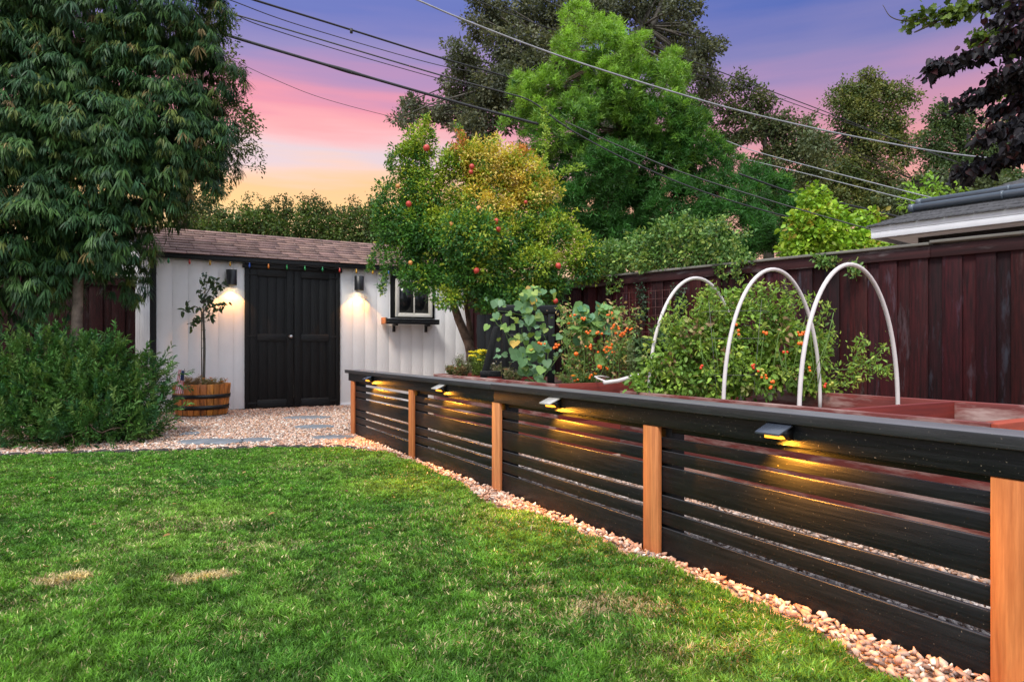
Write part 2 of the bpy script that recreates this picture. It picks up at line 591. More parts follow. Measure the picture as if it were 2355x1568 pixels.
def gravel():
    n0 = 310000
    X = -5.6 + 9.6 * rng.random(n0)
    Y = 1.2 + 10.2 * rng.random(n0)
    ft, fo = f_local(X, Y)
    sl, sd = s_local(X, Y)
    jit = .035 * (fbm(X * 6, Y * 6, 3) - .5) * 2
    ok = ~inpoly(X + jit - .02, Y + jit - .02, lawn_poly)
    ok &= (sd < -.02) & (fo < 1.0) & (Y > 1.3)
    ok &= ~((ft > -5.2) & (np.abs(fo - .03) < .035))
    ok &= ~((fo > .90) & (ft > -1.46))
    ok &= ~((X < -3.6) & (Y < 7.6) & (Y > 6.4) & (rng.random(n0) < .6))
    ok &= (X > -.82 * Y - .3) & (X < .82 * Y + .8)
    for (px, py, rx, ry, _) in STEPS + [(490, 1022, .33, .19, ''), (590, 1018, .16, .13, '')]:
        q = grd(px, py)
        ok &= (((X - q[0]) / (rx * .93)) ** 2 + ((Y - q[1]) / (ry * .9)) ** 2 > 1) | (rng.random(n0) < .02)
    keep = rng.random(n0) < np.clip(1.15 - (Y - 2) * .03, .75, 1)
    ok &= keep
    X, Y = X[ok], Y[ok]
    n = len(X)
    S = (.0070 + .0085 * rng.random(n) ** 1.4)
    A = np.stack([1.2 + .7 * rng.random(n), .8 + .35 * rng.random(n), .45 + .35 * rng.random(n)], 1)
    jitv = 1 + .40 * (rng.random((n, 12, 1)) - .5) * 2
    V = ICO_V[None] * jitv * A[:, None, :]
    R = rotmats(n)
    V = np.einsum('nij,nkj->nki', R, V) * S[:, None, None]
    V[:, :, 2] *= .75
    zc = .008 + .022 * rng.random(n)
    V += np.stack([X, Y, zc], 1)[:, None, :]
    pal = np.array([(.58, .36, .26), (.66, .48, .38), (.50, .28, .19), (.72, .62, .54), (.44, .33, .28), (.60, .37, .22), (.80, .73, .67), (.36, .24, .19), (.28, .24, .23)])
    pr = np.array([.2, .2, .14, .15, .1, .07, .05, .05, .04])
    c = pal[rng.choice(len(pal), n, p=pr)] * (.75 + .5 * rng.random((n, 1)))
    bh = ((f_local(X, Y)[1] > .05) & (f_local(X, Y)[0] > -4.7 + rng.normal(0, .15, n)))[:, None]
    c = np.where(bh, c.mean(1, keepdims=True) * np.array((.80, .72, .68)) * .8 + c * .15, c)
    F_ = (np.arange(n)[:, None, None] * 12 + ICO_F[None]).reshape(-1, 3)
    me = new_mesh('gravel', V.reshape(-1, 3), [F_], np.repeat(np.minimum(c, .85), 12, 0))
    m, nn, l, b = mat_base('gravel_stone')
    g = noise(nn, l, coords(nn, l, (1, 1, 1)), 120, 4)
    l.new(mixc(nn, l, 1.0, attr(nn), ramp(nn, l, g, [(.3, (.75, .75, .75)), (.7, (1.1, 1.05, 1.0))]), 'MULTIPLY'), b.inputs['Base Color'])
    b.inputs['Roughness'].default_value = .8
    o = link('gravel', me, m)
    tag(o, 'pinkish tan crushed stone gravel around the lawn and before the shed', 'gravel', kind='stuff')
    return n


NR = gravel()


def blob(cx, cy, rx, ry, n=14, seed=0, ja=.12):
    r = random.Random(seed)
    return [(cx + rx * math.cos(a) * (1 + r.uniform(-ja, ja)), cy + ry * math.sin(a) * (1 + r.uniform(-ja, ja))) for a in [i * 2 * math.pi / n for i in range(n)]]


for i, (px, py, rx, ry, lb) in enumerate(STEPS):
    q = grd(px, py)
    mb = MB(); mb.prism(blob(q[0], q[1], rx, ry, 14, i + 3, .09), .002, .036)
    tag(mb.build('stepping_stone', M_slate, None, .006), lb, 'stepping stone', 'flagstones set in the gravel')
for i, (px, py, rx, ry, lb) in enumerate([(490, 1022, .33, .19, 'largest bluish flagstone lying by the lawn edge before the barrel'),
                                          (590, 1018, .16, .13, 'flagstone half buried in gravel just right of the large bluish one'),
                                          (438, 1003, .10, .12, 'small dark flagstone behind the large bluish one')]):
    q = grd(px, py)
    mb = MB(); mb.prism(blob(q[0], q[1], rx, ry, 11, i + 31, .16), .002, .036)
    tag(mb.build('stepping_stone', M_slate, None, .006), lb, 'stepping stone', 'flagstones set in the gravel')

# scalloped lawn edging along the far side of the lawn
M_edging = plain('edging_rubber', (.05, .045, .042), .85, 0, .2, .4, 40, .5)
mb = MB()
pts = [np.array((-5.6, edge[0][1]))] + [edge[i] for i in range(6)] + [edge[6] + (0, .01)]
pl = []
for a, b_ in zip(pts[:-1], pts[1:]):
    k = max(1, int(np.linalg.norm(b_ - a) / .02))
    for j in range(k): pl.append(a + (b_ - a) * j / k)
s_ = 0
V, fs = [], []
for i, p in enumerate(pl):
    if i: s_ += np.linalg.norm(p - pl[i - 1])
    u = (s_ / .165) % 1
    z = .014 + .024 * math.sqrt(max(0, 1 - (2 * u - 1) ** 2)) if True else 0
    for dy, zz_ in ((.012, 0), (.012, z), (.048, z), (.048, 0)):
        V.append((p[0], p[1] + dy, zz_))
    if i:
        q = i * 4
        fs += [(q - 4 + j, q - 4 + (j + 1) % 4, q + (j + 1) % 4, q + j) for j in range(4)]
mb.add(V, fs)
tag(mb.build('lawn_edging', M_edging), 'dark scalloped edging strip between lawn and gravel', 'edging')
# ------------------------------------------------------------------ black slat fence with cedar boards
fence = thing('slat_fence', 'low black fence of horizontal slats with cedar boards and a flat cap', 'fence', (FO[0], FO[1], 0), FRZ)
P_T = [-4.66, -2.96, -1.467, 0.0, 1.415, 2.85]
T0, T1 = -4.78, 3.4


def part_box(name, mat, parent, x0, x1, y0, y1, z0, z1, bevel=.004, c=(1, 1, 1)):
    b = MB(); b.box(x0, x1, y0, y1, z0, z1, c)
    return b.build(name, mat, parent, bevel)


# local y: 0 = front face of the slats, negative = lawn side
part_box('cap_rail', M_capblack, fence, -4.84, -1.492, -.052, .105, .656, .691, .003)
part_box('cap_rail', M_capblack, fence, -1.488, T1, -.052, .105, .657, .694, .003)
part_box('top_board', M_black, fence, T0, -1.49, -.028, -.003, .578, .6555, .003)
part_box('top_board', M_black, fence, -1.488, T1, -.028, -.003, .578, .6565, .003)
part_box('back_rail', M_black, fence, T0, T1, .022, .05, .551, .655, .003)
SL = [(.486, .530), (.417, .469), (.292, .402), (.220, .276), (.150, .206), (.010, .136)]
for a, b_ in zip(P_T[:-1], P_T[1:]):
    for k, (z0, z1) in enumerate(SL):
        dz = random.uniform(-.0015, .0015)
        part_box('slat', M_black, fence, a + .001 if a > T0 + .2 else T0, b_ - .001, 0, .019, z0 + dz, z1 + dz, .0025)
for t in P_T:
    part_box('post', M_blackv, fence, t - .045, t + .085 if t > T0 + .2 else t + .10, .0205, .095, 0, .6555, .003)
    c = {0: (.95, .85, .8), 1: (.85, .78, .7), 2: (1.05, 1.15, 1.3), 3: (1.0, 1.0, 1.0), 4: (1.1, 1.0, .85), 5: (1, 1, 1)}[P_T.index(t)]
    part_box('cedar_board', M_cedar, fence, t - .052, t + .047, -.025, -.0015, -.01, .5765, .003, c)

# solar lights on the top board
M_amber = emit('amber_lens', (1.0, .34, .03), 2.6)
M_panel = plain('solar_panel', (.045, .055, .075), .25, 0, .8, .15, 60)
M_panel2 = plain('solar_panel_pale', (.5, .48, .44), .3, .2, .8, .15, 60)


def solar(t, label, pale):
    s = thing('solar_light', label, 'solar light', (*(FO + D2 * t - E2 * .0285), .600), FRZ, 'solar lights along the black fence')
    b = MB()
    # body wedge against the board (local y negative = outwards)
    V = [(-.046, 0, .0), (.046, 0, .0), (.046, 0, .052), (-.046, 0, .052), (-.046, -.022, .0), (.046, -.022, .0), (.046, -.055, .030), (-.046, -.055, .030)]
    b.add(V, [(0, 3, 2, 1), (4, 5, 6, 7), (3, 7, 6, 2), (0, 4, 7, 3), (1, 2, 6, 5), (0, 1, 5, 4)])
    b.build('housing', M_blackmetal, s)
    b = MB()
    def tilt(V):
        V = V.copy(); y = V[:, 1]; V[:, 2] += .052 + (y + 0) * .42; return V
    b.box(-.052, .052, -.080, 0, 0, .008, M=tilt)
    b.build('solar_panel', M_panel2 if pale else M_panel, s, .0015)
    b = MB()
    b.box(-.036, .036, -.050, -.024, .004, .016, M=lambda V: V + np.array([0, 0, 0]))
    b.build('lens', M_amber, s, .002)
    ld = bpy.data.lights.new('amber_glow', 'SPOT')
    ld.energy = 46; ld.color = (1.0, .37, .03); ld.spot_size = math.radians(145); ld.spot_blend = .6; ld.shadow_soft_size = .012
    lo = bpy.data.objects.new('amber_glow', ld); COL.objects.link(lo); lo.parent = s
    lo.location = (.0, -.046, -.004)
    v = Vector((.40, .25, -1)); lo.rotation_euler = (-v).to_track_quat('Z', 'Y').to_euler()


for t, lb, p in [(-3.98, 'solar light nearest the shed, leftmost of the four on the black fence', False), (-2.27, 'second solar light from the shed with a pale shiny panel', True),
                 (-.755, 'third solar light from the shed, its pale panel beyond the middle cedar boards', True), (.70, 'largest nearest solar light with bluish panel on the black fence', False)]:
    solar(t, lb, p)

# ------------------------------------------------------------------ shed
shed = thing('garden_shed', 'white garden shed with black double doors and brown shingle roof', 'shed', (SO[0], SO[1], 0), SRZ)
SL0, SL1, SH = -1.22, 3.72, 2.20
SKEW = math.tan(math.radians(9.5))               # the left side wall stands slightly out of square


def siding(b, x0, x1, z0, z1, pitch=.197, ph=0.0):
    g = .006
    x = x0
    k0 = math.floor((x0 - ph) / pitch)
    ed = [x0] + [ph + pitch * k for k in range(k0 + 1, int((x1 - ph) / pitch) + 2) if x0 + .01 < ph + pitch * k < x1 - .01] + [x1]
    for a, c in zip(ed[:-1], ed[1:]):
        b.box(a + g * .5, c - g * .5, 0, .012, z0, z1)
    b.box(x0, x1, .009, .03, z0 + .001, z1 - .001)


for xa, xb, ph in ((SL0 + .06, -.0, .04), (1.385, SL1, .02)):
    wall = MB(); siding(wall, xa, xb, .035, SH, ph=ph); wall.build('front_wall', M_white, shed, .0015)
M_shingle2 = plain('dark_shingle', (.075, .075, .08), .9, 0, .2, .5, 30, .6)
# left side wall (skewed), right side wall, back wall
sw = MB()
nb = 13
for k in range(nb):
    a, c = k * .185, (k + 1) * .185
    def sk(V):
        V = V.copy(); V[:, 0] = SL0 - V[:, 1] * SKEW + V[:, 0]; return V
    ztop = lambda y: SH + min(y, 1.2) * .42 if y < 1.2 else SH + (2.4 - y) * .42
    V = [(SL0 - y * SKEW + x, y, z) for (x, y) in ((0, a + .006), (0, c - .006), (.03, c - .006), (.03, a + .006)) for z in (.03, ztop(y))]
    sw.add(V, [(0, 1, 3, 2), (2, 3, 5, 4), (4, 5, 7, 6), (6, 7, 1, 0), (1, 7, 5, 3), (0, 2, 4, 6)])
sw.build('side_wall', M_white, shed)
part_box('side_wall', M_white, shed, SL1 - .03, SL1, .035, 2.4, .03, SH, 0)
part_box('back_wall', M_white, shed, SL0 - 2.4 * SKEW + .04, SL1, 2.37, 2.4, .03, SH, 0)
part_box('corner_trim', M_blackv, shed, SL0 - .005, SL0 + .075, -.022, -.001, .0, SH, .003)
part_box('corner_trim', M_blackv, shed, SL1 - .03, SL1 + .02, -.02, -.001, .0, SH, .003)
part_box('base_trim', M_soffit, shed, 1.39, SL1 - .04, -.02, -.001, .0, .055, .003)
part_box('base_trim', M_greyw, shed, SL0 + .08, -.005, -.016, -.001, .0, .034, .003)
# roof: eave z 2.21, ridge z 2.77 at y 1.22
RS = (2.775 - 2.225) / (1.22 + .12)


def roof_pt(x, y):
    return 2.225 + (min(y, 2.44 - y) + .12) * RS


rf = MB()
for s_, (ya, yb) in enumerate(((-.12, 1.22), (2.56, 1.22))):
    n_c = 10
    for k in range(n_c):
        y0 = ya + (yb - ya) * k / n_c; y1 = ya + (yb - ya) * (k + 1) / n_c
        x = SL0 - .10 - max(y0, 0) * SKEW
        xs = [x]
        r = random.Random(k * 7 + s_)
        x += r.uniform(.05, .28)
        while x < SL1 + .10:
            xs.append(x); x += .305
        xs.append(SL1 + .12)
        for a, c in zip(xs[:-1], xs[1:]):
            lift = r.uniform(.0, .004)
            sh = r.uniform(.72, 1.18); cc = (sh, sh * r.uniform(.94, 1.0), sh * r.uniform(.92, 1.0))
            z0, z1 = roof_pt(0, y0) + .012 + lift, roof_pt(0, y1) + .002
            t0 = -.010
            q = [(a + .003, y0, z0 + t0), (c - .003, y0, z0 + t0), (c - .003, y1, z1 + t0), (a + .003, y1, z1 + t0),
                 (a + .003, y0, z0), (c - .003, y0, z0), (c - .003, y1, z1), (a + .003, y1, z1)]
            rf.add(q, [(0, 3, 2, 1), (4, 5, 6, 7), (0, 1, 5, 4), (2, 3, 7, 6), (0, 4, 7, 3), (1, 2, 6, 5)], cc)
m, n_, l_, b = mat_base('shingle')
g = noise(n_, l_, coords(n_, l_, (1, 1, 1)), 60, 5)
g2 = noise(n_, l_, coords(n_, l_, (1, 1, 1)), 3, 3)
cc = mixc(n_, l_, g2, (.21, .125, .105), (.31, .20, .17))
cc = mixc(n_, l_, 1.0, cc, attr(n_), 'MULTIPLY')
l_.new(mixc(n_, l_, 1.0, cc, ramp(n_, l_, g, [(.35, (.7, .7, .7)), (.65, (1.2, 1.2, 1.2))]), 'MULTIPLY'), b.inputs['Base Color'])
b.inputs['Roughness'].default_value = .9
bump(n_, l_, g, b, .5, .004)
M_shingle = m
roof = rf.build('roof', M_shingle, shed)
rb = MB()
for (ya, yb) in ((-.10, 1.22), (2.54, 1.22)):
    V = [(x, y, roof_pt(0, y) - dz) for dz in (.012, .03) for (x, y) in ((SL0 - .08 - max(ya, 0) * SKEW, ya), (SL1 + .1, ya), (SL1 + .1, yb), (SL0 - .08 - 1.22 * SKEW, yb))]
    rb.add(V, [(0, 1, 2, 3), (7, 6, 5, 4), (0, 4, 5, 1), (1, 5, 6, 2), (2, 6, 7, 3), (3, 7, 4, 0)])
rb.build('roof_deck', M_blackv, roof)
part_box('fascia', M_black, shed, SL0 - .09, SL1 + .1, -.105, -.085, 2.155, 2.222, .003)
# rake board on the left end
rk = MB()
for ya, yb in ((-.10, 1.22), (1.22, 2.54)):
    V = []
    for y in (ya, yb):
        xx = SL0 - .095 - max(y, 0) * SKEW
        for dx, dz in ((0, -.10), (.018, -.10), (.018, -.022), (0, -.022)):
            V.append((xx + dx, y, roof_pt(0, y) + dz))
    rk.add(V, [(0, 1, 5, 4), (1, 2, 6, 5), (2, 3, 7, 6), (3, 0, 4, 7), (0, 3, 2, 1), (4, 5, 6, 7)])
rk.build('rake_board', M_blackv, shed)

# double doors
part_box('door_frame', M_blackv, shed, -.004, .062, -.030, .02, .0, 2.085, .003)
part_box('door_frame', M_blackv, shed, 1.323, 1.389, -.030, .02, .0, 2.085, .003)
part_box('door_header', M_black, shed, -.035, 1.42, -.034, .02, 2.087, 2.154, .003)
part_box('door_sill', M_blackv, shed, -.004, 1.389, -.036, .02, .0, .028, .003)


def shed_door(x0, x1, knob):
    b = MB()
    w = (x1 - x0) / 5
    for k in range(5):
        b.box(x0 + k * w + .003, x0 + (k + 1) * w - .003, -.004, .015, .04, 2.078)
    b.box(x0 + .001, x1 - .001, .003, .018, .041, 2.077)
    d = b.build('door', M_blackv, shed, .003)
    sb = MB()
    part_box('stile', M_blackv, d, x0, x0 + .10, -.024, -.0045, .038, 2.08)
    part_box('stile', M_blackv, d, x1 - .10, x1, -.024, -.0045, .038, 2.08)
    for z0, z1 in ((.040, .155), (1.02, 1.125), (1.975, 2.078)):
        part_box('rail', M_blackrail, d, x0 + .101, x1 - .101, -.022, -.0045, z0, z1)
    if knob is not None:
        k = MB()
        P = [(.0, -.024), (.026, -.024), (.026, -.030), (.010, -.034), (.010, -.052), (.022, -.058), (.029, -.072), (.026, -.086), (.014, -.094), (.0, -.096)]
        n = 20
        V = [(knob[0] + r_ * math.cos(2 * math.pi * j / n), y, knob[1] + r_ * math.sin(2 * math.pi * j / n)) for r_, y in P for j in range(n)]
        k.add(V, [(i * n + j, (i + 1) * n + j, (i + 1) * n + (j + 1) % n, i * n + (j + 1) % n) for i in range(len(P) - 1) for j in range(n)])
        k.build('knob', M_steel, d, 0, True)


for x_ in (.066, 1.259):
    for z_ in (.11, 1.09, 2.0):
        part_box('hinge', M_blackrail, shed, x_ - .03, x_ + .09, -.034, -.0305, z_ - .012, z_ + .012, .001)
shed_door(.066, .688, (.640, 1.09))
shed_door(.697, 1.319, None)

# window: black surround, cream frame, two sashes
wx0, wx1, wz0, wz1 = 2.285, 2.925, 1.425, 2.04
part_box('window_surround', M_blackv, shed, wx0 - .075, wx1 + .05, -.020, .011, wz0 - .02, 2.154, .003)
cream = plain('cream_vinyl', (.72, .68, .60), .45, 0, .4, .05, 5)
wf = MB()
for a, b0, c, d in ((wx0, wx0 + .04, wz0, wz1), (wx1 - .04, wx1, wz0, wz1), (wx0 + .04, wx1 - .04, wz1 - .04, wz1), (wx0 + .04, wx1 - .04, wz0, wz0 + .045)):
    wf.box(a, b0, -.052, -.0205, c, d)
win = wf.build('window', cream, shed, .004)
mid = (wx0 + wx1) / 2
for (a, c, y) in ((wx0 + .041, mid + .014, -.040), (mid - .014, wx1 - .041, -.0335)):
    sb = MB(); q = .024
    sb.box(a, a + q, y, y + .006, wz0 + .046, wz1 - .041); sb.box(c - q, c, y, y + .006, wz0 + .046, wz1 - .041)
    sb.box(a + q, c - q, y, y + .006, wz0 + .046, wz0 + .066); sb.box(a + q, c - q, y, y + .006, wz1 - .061, wz1 - .041)
    sb.build('sash', cream, win, .0015)
    part_box('pane', M_glass, win, a + q, c - q, y + .002, y + .0045, wz0 + .066, wz1 - .061, 0)
bx = MB()
bx.box(2.09, 2.98, -.22, -.0205, 1.305, 1.345)
bx.box(2.09, 2.98, -.22, -.200, 1.346, 1.385); bx.box(2.07, 2.089, -.22, -.0205, 1.305, 1.40)
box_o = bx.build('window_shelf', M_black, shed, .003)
part_box('shelf_end', M_cedar, box_o, 2.052, 2.0695, -.222, -.02, 1.30, 1.405, .003, (.6, .7, .8))
for x in (2.245, 2.80):
    sb = MB(); sb.box(x, x + .035, -.05, -.0005, 1.18, 1.303); sb.box(x, x + .035, -.18, -.051, 1.275, 1.303)
    sb.build('bracket', M_blackmetal, shed, .002)
hk = MB(); hk.tube([(1.80, .0, 1.70), (1.80, -.05, 1.70), (1.79, -.07, 1.72), (1.77, -.085, 1.73)], .009, 8); hk.tube([(1.80, -.04, 1.70), (1.745, -.075, 1.66)], .006, 8)
hk.build('hook', M_steel, shed)


def wall_lamp(x, z, label):
    p = SO + E2 * x
    r = thing('wall_lamp', label, 'wall lamp', (p[0], p[1], z), SRZ, 'wall lamps beside the shed doors')
    b = MB(); b.box(-.035, .035, -.020, -.0005, -.10, .06); b.box(-.02, .02, -.045, -.0205, -.06, .02); b.build('back_plate', M_blackmetal, r, .003)
    R_ = .073; cy = -.115
    b = MB()
    b.lathe([(R_, -.115), (R_, .105), (R_ - .004, .107), (.001, .107)], (0, cy, 0), 36)
    b.lathe([(R_ - .004, -.115), (R_ - .004, .085), (.001, .085)], (0, cy, 0), 36)
    b.lathe([(R_ - .004, -.115), (R_, -.115)], (0, cy, 0), 36)
    b.build('shade', M_blackmetal, r, 0, True)
    b = MB(); b.lathe([(.001, -.085), (.04, -.085), (.04, -.06), (.001, -.06)], (0, cy, 0), 24)
    b.build('bulb', emit('warm_bulb', (1, .72, .38), 30), r)
    ld = bpy.data.lights.new('warm_downlight', 'SPOT')
    ld.energy = 21; ld.color = (1.0, .41, .09); ld.spot_size = math.radians(100); ld.spot_blend = .10; ld.shadow_soft_size = .018
    lo = bpy.data.objects.new('warm_downlight', ld); COL.objects.link(lo); lo.parent = r
    lo.location = (0, cy + .01, -.122)


wall_lamp(-.195, 1.93, 'lit black cylinder lamp left of the shed doors, above the potted sapling')
wall_lamp(1.665, 1.935, 'lit black cylinder lamp between the shed doors and the window')

# string of coloured bulbs under the eave
sl = thing('string_lights', 'string of unlit coloured bulbs hanging under the shed eave', 'string lights', (SO[0], SO[1], 0), SRZ)
bx_ = [-1.0 + .262 * k for k in range(15)]
cord = MB()
P = []
for k, x in enumerate(np.linspace(-1.30, 2.95, 120)):
    P.append((x, -.118, 2.150 - .012 * abs(math.sin((x + 1.0) / .262 * math.pi)) ** 1 + .006 * math.sin(x * 9)))
cord.tube(P, .0028, 6); cord.build('cord', M_cable, sl)
bc = [(.02, .25, .06), (.75, .22, .02), (.03, .10, .45), (.6, .32, .03), (.5, .04, .03), (.02, .22, .08)]
bm = [plain('bulb_colour', c, .15, 0, .6, .05, 5) for c in bc]
for k, x in enumerate([-1.02] + bx_):
    b = MB(); b.lathe([(.001, -.052), (.008, -.047), (.0145, -.03), (.015, -.018), (.010, -.004), (.001, -.004)], (x, -.118, 2.132), 12); b.lathe([(.009, -.006), (.009, .02), (.001, .02)], (x, -.118, 2.132), 10, c=(.05, .1, .05))
    if k: b.build('bulb', bm[(k * 5 + k // 4) % 6], sl, 0, True)

# ------------------------------------------------------------------ barrel planter
bc0 = grd(464, 962) + np.array([-.03, .36]); bc0 = at(464, 962, 9.12)[:2]
bar = thing('barrel_planter', 'wooden half barrel planter with black hoops beside the shed doors', 'planter', (bc0[0], bc0[1], 0))
ns = 26
b = MB()
for k in range(ns):
    a0, a1 = 2 * math.pi * k / ns + .012, 2 * math.pi * (k + 1) / ns - .012
    sh = random.uniform(.72, 1.2); c = (sh, sh * random.uniform(.85, 1), sh * random.uniform(.7, 1))
    prof = [(.312, .0), (.335, .15), (.350, .30), (.362, .445)]
    V = []
    for (r_, z) in prof:
        for a in (a0, a1):
            V.append((r_ * math.cos(a), r_ * math.sin(a), z))
        for a in (a1, a0):
            V.append(((r_ - .024) * math.cos(a), (r_ - .024) * math.sin(a), z))
    fs = [(0, 3, 2, 1), (12, 13, 14, 15)]
    for i in range(3):
        q = i * 4
        fs += [(q + j, q + (j + 1) % 4, q + 4 + (j + 1) % 4, q + 4 + j) for j in range(4)]
    b.add(V, fs, c)
M_stave = wood('barrel_oak', (.66, .26, .05), (.34, .11, .025), 2, .45, 1.1, weather=(.10, .035, .015), wfac=.6, use_attr=True, spec=.5)
b.build('staves', M_stave, bar, .002)
for z0, z1, r0, r1 in ((.262, .312, .348, .353), (.115, .17, .331, .338), (-.0, .04, .313, .320)):
    h = MB(); h.lathe([(r0 - .002, z0), (r0 + .007, z0), (r1 + .007, z1), (r1 - .002, z1)], n=40)
    h.build('hoop', M_blackmetal, bar)
h = MB(); h.lathe([(.001, .385), (.2, .392), (.333, .38)], n=24); h.build('soil', M_soil, bar)
h = MB(); h.prism([(x, y) for x, y in [(-.2, -.1), (.16, -.1), (.16, .2), (-.2, .2)]], 0, .11)
ob = h.build('tray', M_blackmetal, None, .01); ob.location = (*at(385, 948, 9.55)[:2], 0)
tag(ob, 'low black plastic tub on the gravel behind the barrel planter', 'tub')


# ------------------------------------------------------------------ leaf machinery
T_OVAL = (np.array([(0, 0, 0), (-.5, .42, .10), (0, 1, -.03), (.5, .42, .10)], float), [np.array([(0, 2, 1), (0, 3, 2)])])
T_HEX = (np.array([(0, 0, 0), (-.42, .3, .08), (-.34, .68, .05), (0, 1, -.10), (.34, .68, .05), (.42, .3, .08), (0, .5, -.02)], float),
         [np.array([(0, 6, 2, 1), (0, 5, 4, 6)]), np.array([(6, 3, 2), (6, 4, 3)])])
T_LONG = (np.array([(0, 0, 0), (-.5, .35, .02), (.5, .35, .02), (-.42, .7, -.05), (.42, .7, -.05), (0, 1, -.16)], float),
          [np.array([(1, 2, 4, 3)]), np.array([(0, 2, 1), (3, 4, 5)])])
T_NEEDLE = (np.array([(-.5, 0, 0), (.5, 0, 0), (0, 1, .02)], float), [np.array([(0, 1, 2)])])


def lobed():
    A = [(0, 0), (-.25, -.10), (-.52, .06), (-.40, .22), (-.62, .48), (-.34, .56), (-.26, .88), (-.07, .80), (0, 1.05), (.07, .80), (.26, .88), (.34, .56), (.62, .48), (.40, .22), (.52, .06), (.25, -.10)]
    V = [(x, y, .10 * abs(x) - .16 * max(0, y - .5) ** 2 - .05 * math.sin(x * 9)) for x, y in A] + [(0, .38, -.05)]
    n = len(A)
    return (np.array(V, float), [np.array([(n, i, (i + 1) % n) for i in range(n)])[:, ::-1].copy()])


T_LOBED = lobed()


def squash_leaf():
    A = [(0, .04), (-.18, -.14), (-.42, -.06), (-.58, .18), (-.52, .42), (-.40, .62), (-.22, .80), (0, 1.0), (.22, .80), (.40, .62), (.52, .42), (.58, .18), (.42, -.06), (.18, -.14)]
    V = [(x, y, .16 * abs(x) ** 1.3 - .12 * max(0, y - .4) + .035 * math.sin(i * 2.4)) for i, (x, y) in enumerate(A)] + [(0, .34, -.03)]
    n = len(A)
    return (np.array(V, float), [np.array([(n, i, (i + 1) % n) for i in range(n)])[:, ::-1].copy()])


T_SQ = squash_leaf()


class Foliage:
    def __init__(self): self.V, self.F, self.C, self.n = [], [], [], 0

    def add(self, P, Dv, Nv, L, Wd, col, tmpl):
        """P base points, Dv growth direction, Nv rough normal, L length, Wd width/length"""
        n = len(P)
        if n == 0: return
        D = nrm(Dv); X = nrm(np.cross(D, Nv)); Z = np.cross(X, D)
        Tv, Tf = tmpl
        L = np.broadcast_to(L, (n,)); Wd = np.broadcast_to(Wd, (n,))
        T = Tv[None] * np.stack([L * Wd, L, L], 1)[:, None, :]
        V = P[:, None] + T[:, :, 0:1] * X[:, None] + T[:, :, 1:2] * D[:, None] + T[:, :, 2:3] * Z[:, None]
        k = len(Tv)
        for f in Tf:
            self.F.append((np.arange(n)[:, None, None] * k + f[None]).reshape(-1, f.shape[1]) + self.n)
        self.V.append(V.reshape(-1, 3)); self.C.append(np.repeat(np.broadcast_to(col, (n, 3)), k, 0)); self.n += n * k

    def build(self, name, mat, parent=None):
        by = {}
        for f in self.F: by.setdefault(f.shape[1], []).append(f)
        me = new_mesh(name, np.concatenate(self.V), [np.concatenate(v) for v in by.values()], np.concatenate(self.C))
        return link(name, me, mat, parent)


def unit(n):
    return nrm(rng.normal(size=(n, 3)))


def lobes_px(L, Y):
    """lobes drawn as (x, y, rx, ry, depth shift) in photograph units at distance Y -> metres"""
    out = []
    for q in L:
        x, y, rx, ry = q[:4]; dy = q[4] if len(q) > 4 else 0
        c = at(x, y, Y + dy)
        s = (Y + dy) / F
        out.append((c, np.array([rx * s, max(rx, ry) * s * .8 if rx * s < 1.5 else 1.2 + .3 * rx * s, ry * s])))
    return out


def clumps(lobes, per_m2, inner=.55):
    """points over the lobes' shells: (centre points, outward vectors)"""
    P, O = [], []
    for c, r in lobes:
        area = 4 * np.pi * ((r[0] * r[1]) ** 1.6 / 3 + (r[0] * r[2]) ** 1.6 / 3 + (r[1] * r[2]) ** 1.6 / 3) ** (1 / 1.6)
        n = max(3, int(area * per_m2))
        u = unit(n)
        rad = inner + (1.03 - inner) * rng.random(n) ** .7
        rad *= 1 + .10 * rng.normal(size=n).clip(-2, 2)
        P.append(c + u * r * rad[:, None]); O.append(nrm(u / r))
    return np.concatenate(P), np.concatenate(O)


def colmix(n, cols, w=None, var=.3):
    c = np.array(cols)[rng.choice(len(cols), n, p=w)]
    return c * (1 - var + 2 * var * rng.random((n, 1)))


def broadleaf(fol, P, O, r, k, size, wd, cfn, tmpl=T_OVAL, flat_=.8, droop=.15, upn=.6):
    """k leaves in a small clump of radius r round each point"""
    n = len(P)
    PP = np.repeat(P, k, 0); OO = np.repeat(O, k, 0)
    u = unit(n * k)
    rr_ = r * (.25 + .85 * rng.random((n * k, 1)))
    Q = PP + u * rr_ * np.array([1, 1, flat_])
    D = u * .7 + OO * .5 + rng.normal(size=u.shape) * .45 - np.array([0, 0, droop])
    Nn = OO * .5 + np.array([0, 0, upn]) + rng.normal(size=u.shape) * .55
    s = size * (.7 + .6 * rng.random(n * k))
    base = cfn(P, O)
    col = np.repeat(base, k, 0) * (.75 + .5 * rng.random((n * k, 1)))
    fol.add(Q, D, Nn, s, wd, col, tmpl)


def branches(b, root, targets, r0, r1, bend=.15, n=5, sides=6):
    root = np.array(root, float)
    for t in targets:
        t = np.array(t, float)
        m = (root + t) / 2 + rng.normal(size=3) * bend * np.linalg.norm(t - root) * .5
        m[2] += .0
        P = []
        for i in range(n + 1):
            u = i / n
            P.append((1 - u) ** 2 * root + 2 * u * (1 - u) * m + u * u * t)
        b.tube(P, np.linspace(r0, r1, n + 1), sides)


def tree(name, label, cat, base, mat_trunk, group=None):
    return thing(name, label, cat, tuple(base), 0, group)


def loc(o_root, arr):
    return np.asarray(arr) - np.array(o_root.location)


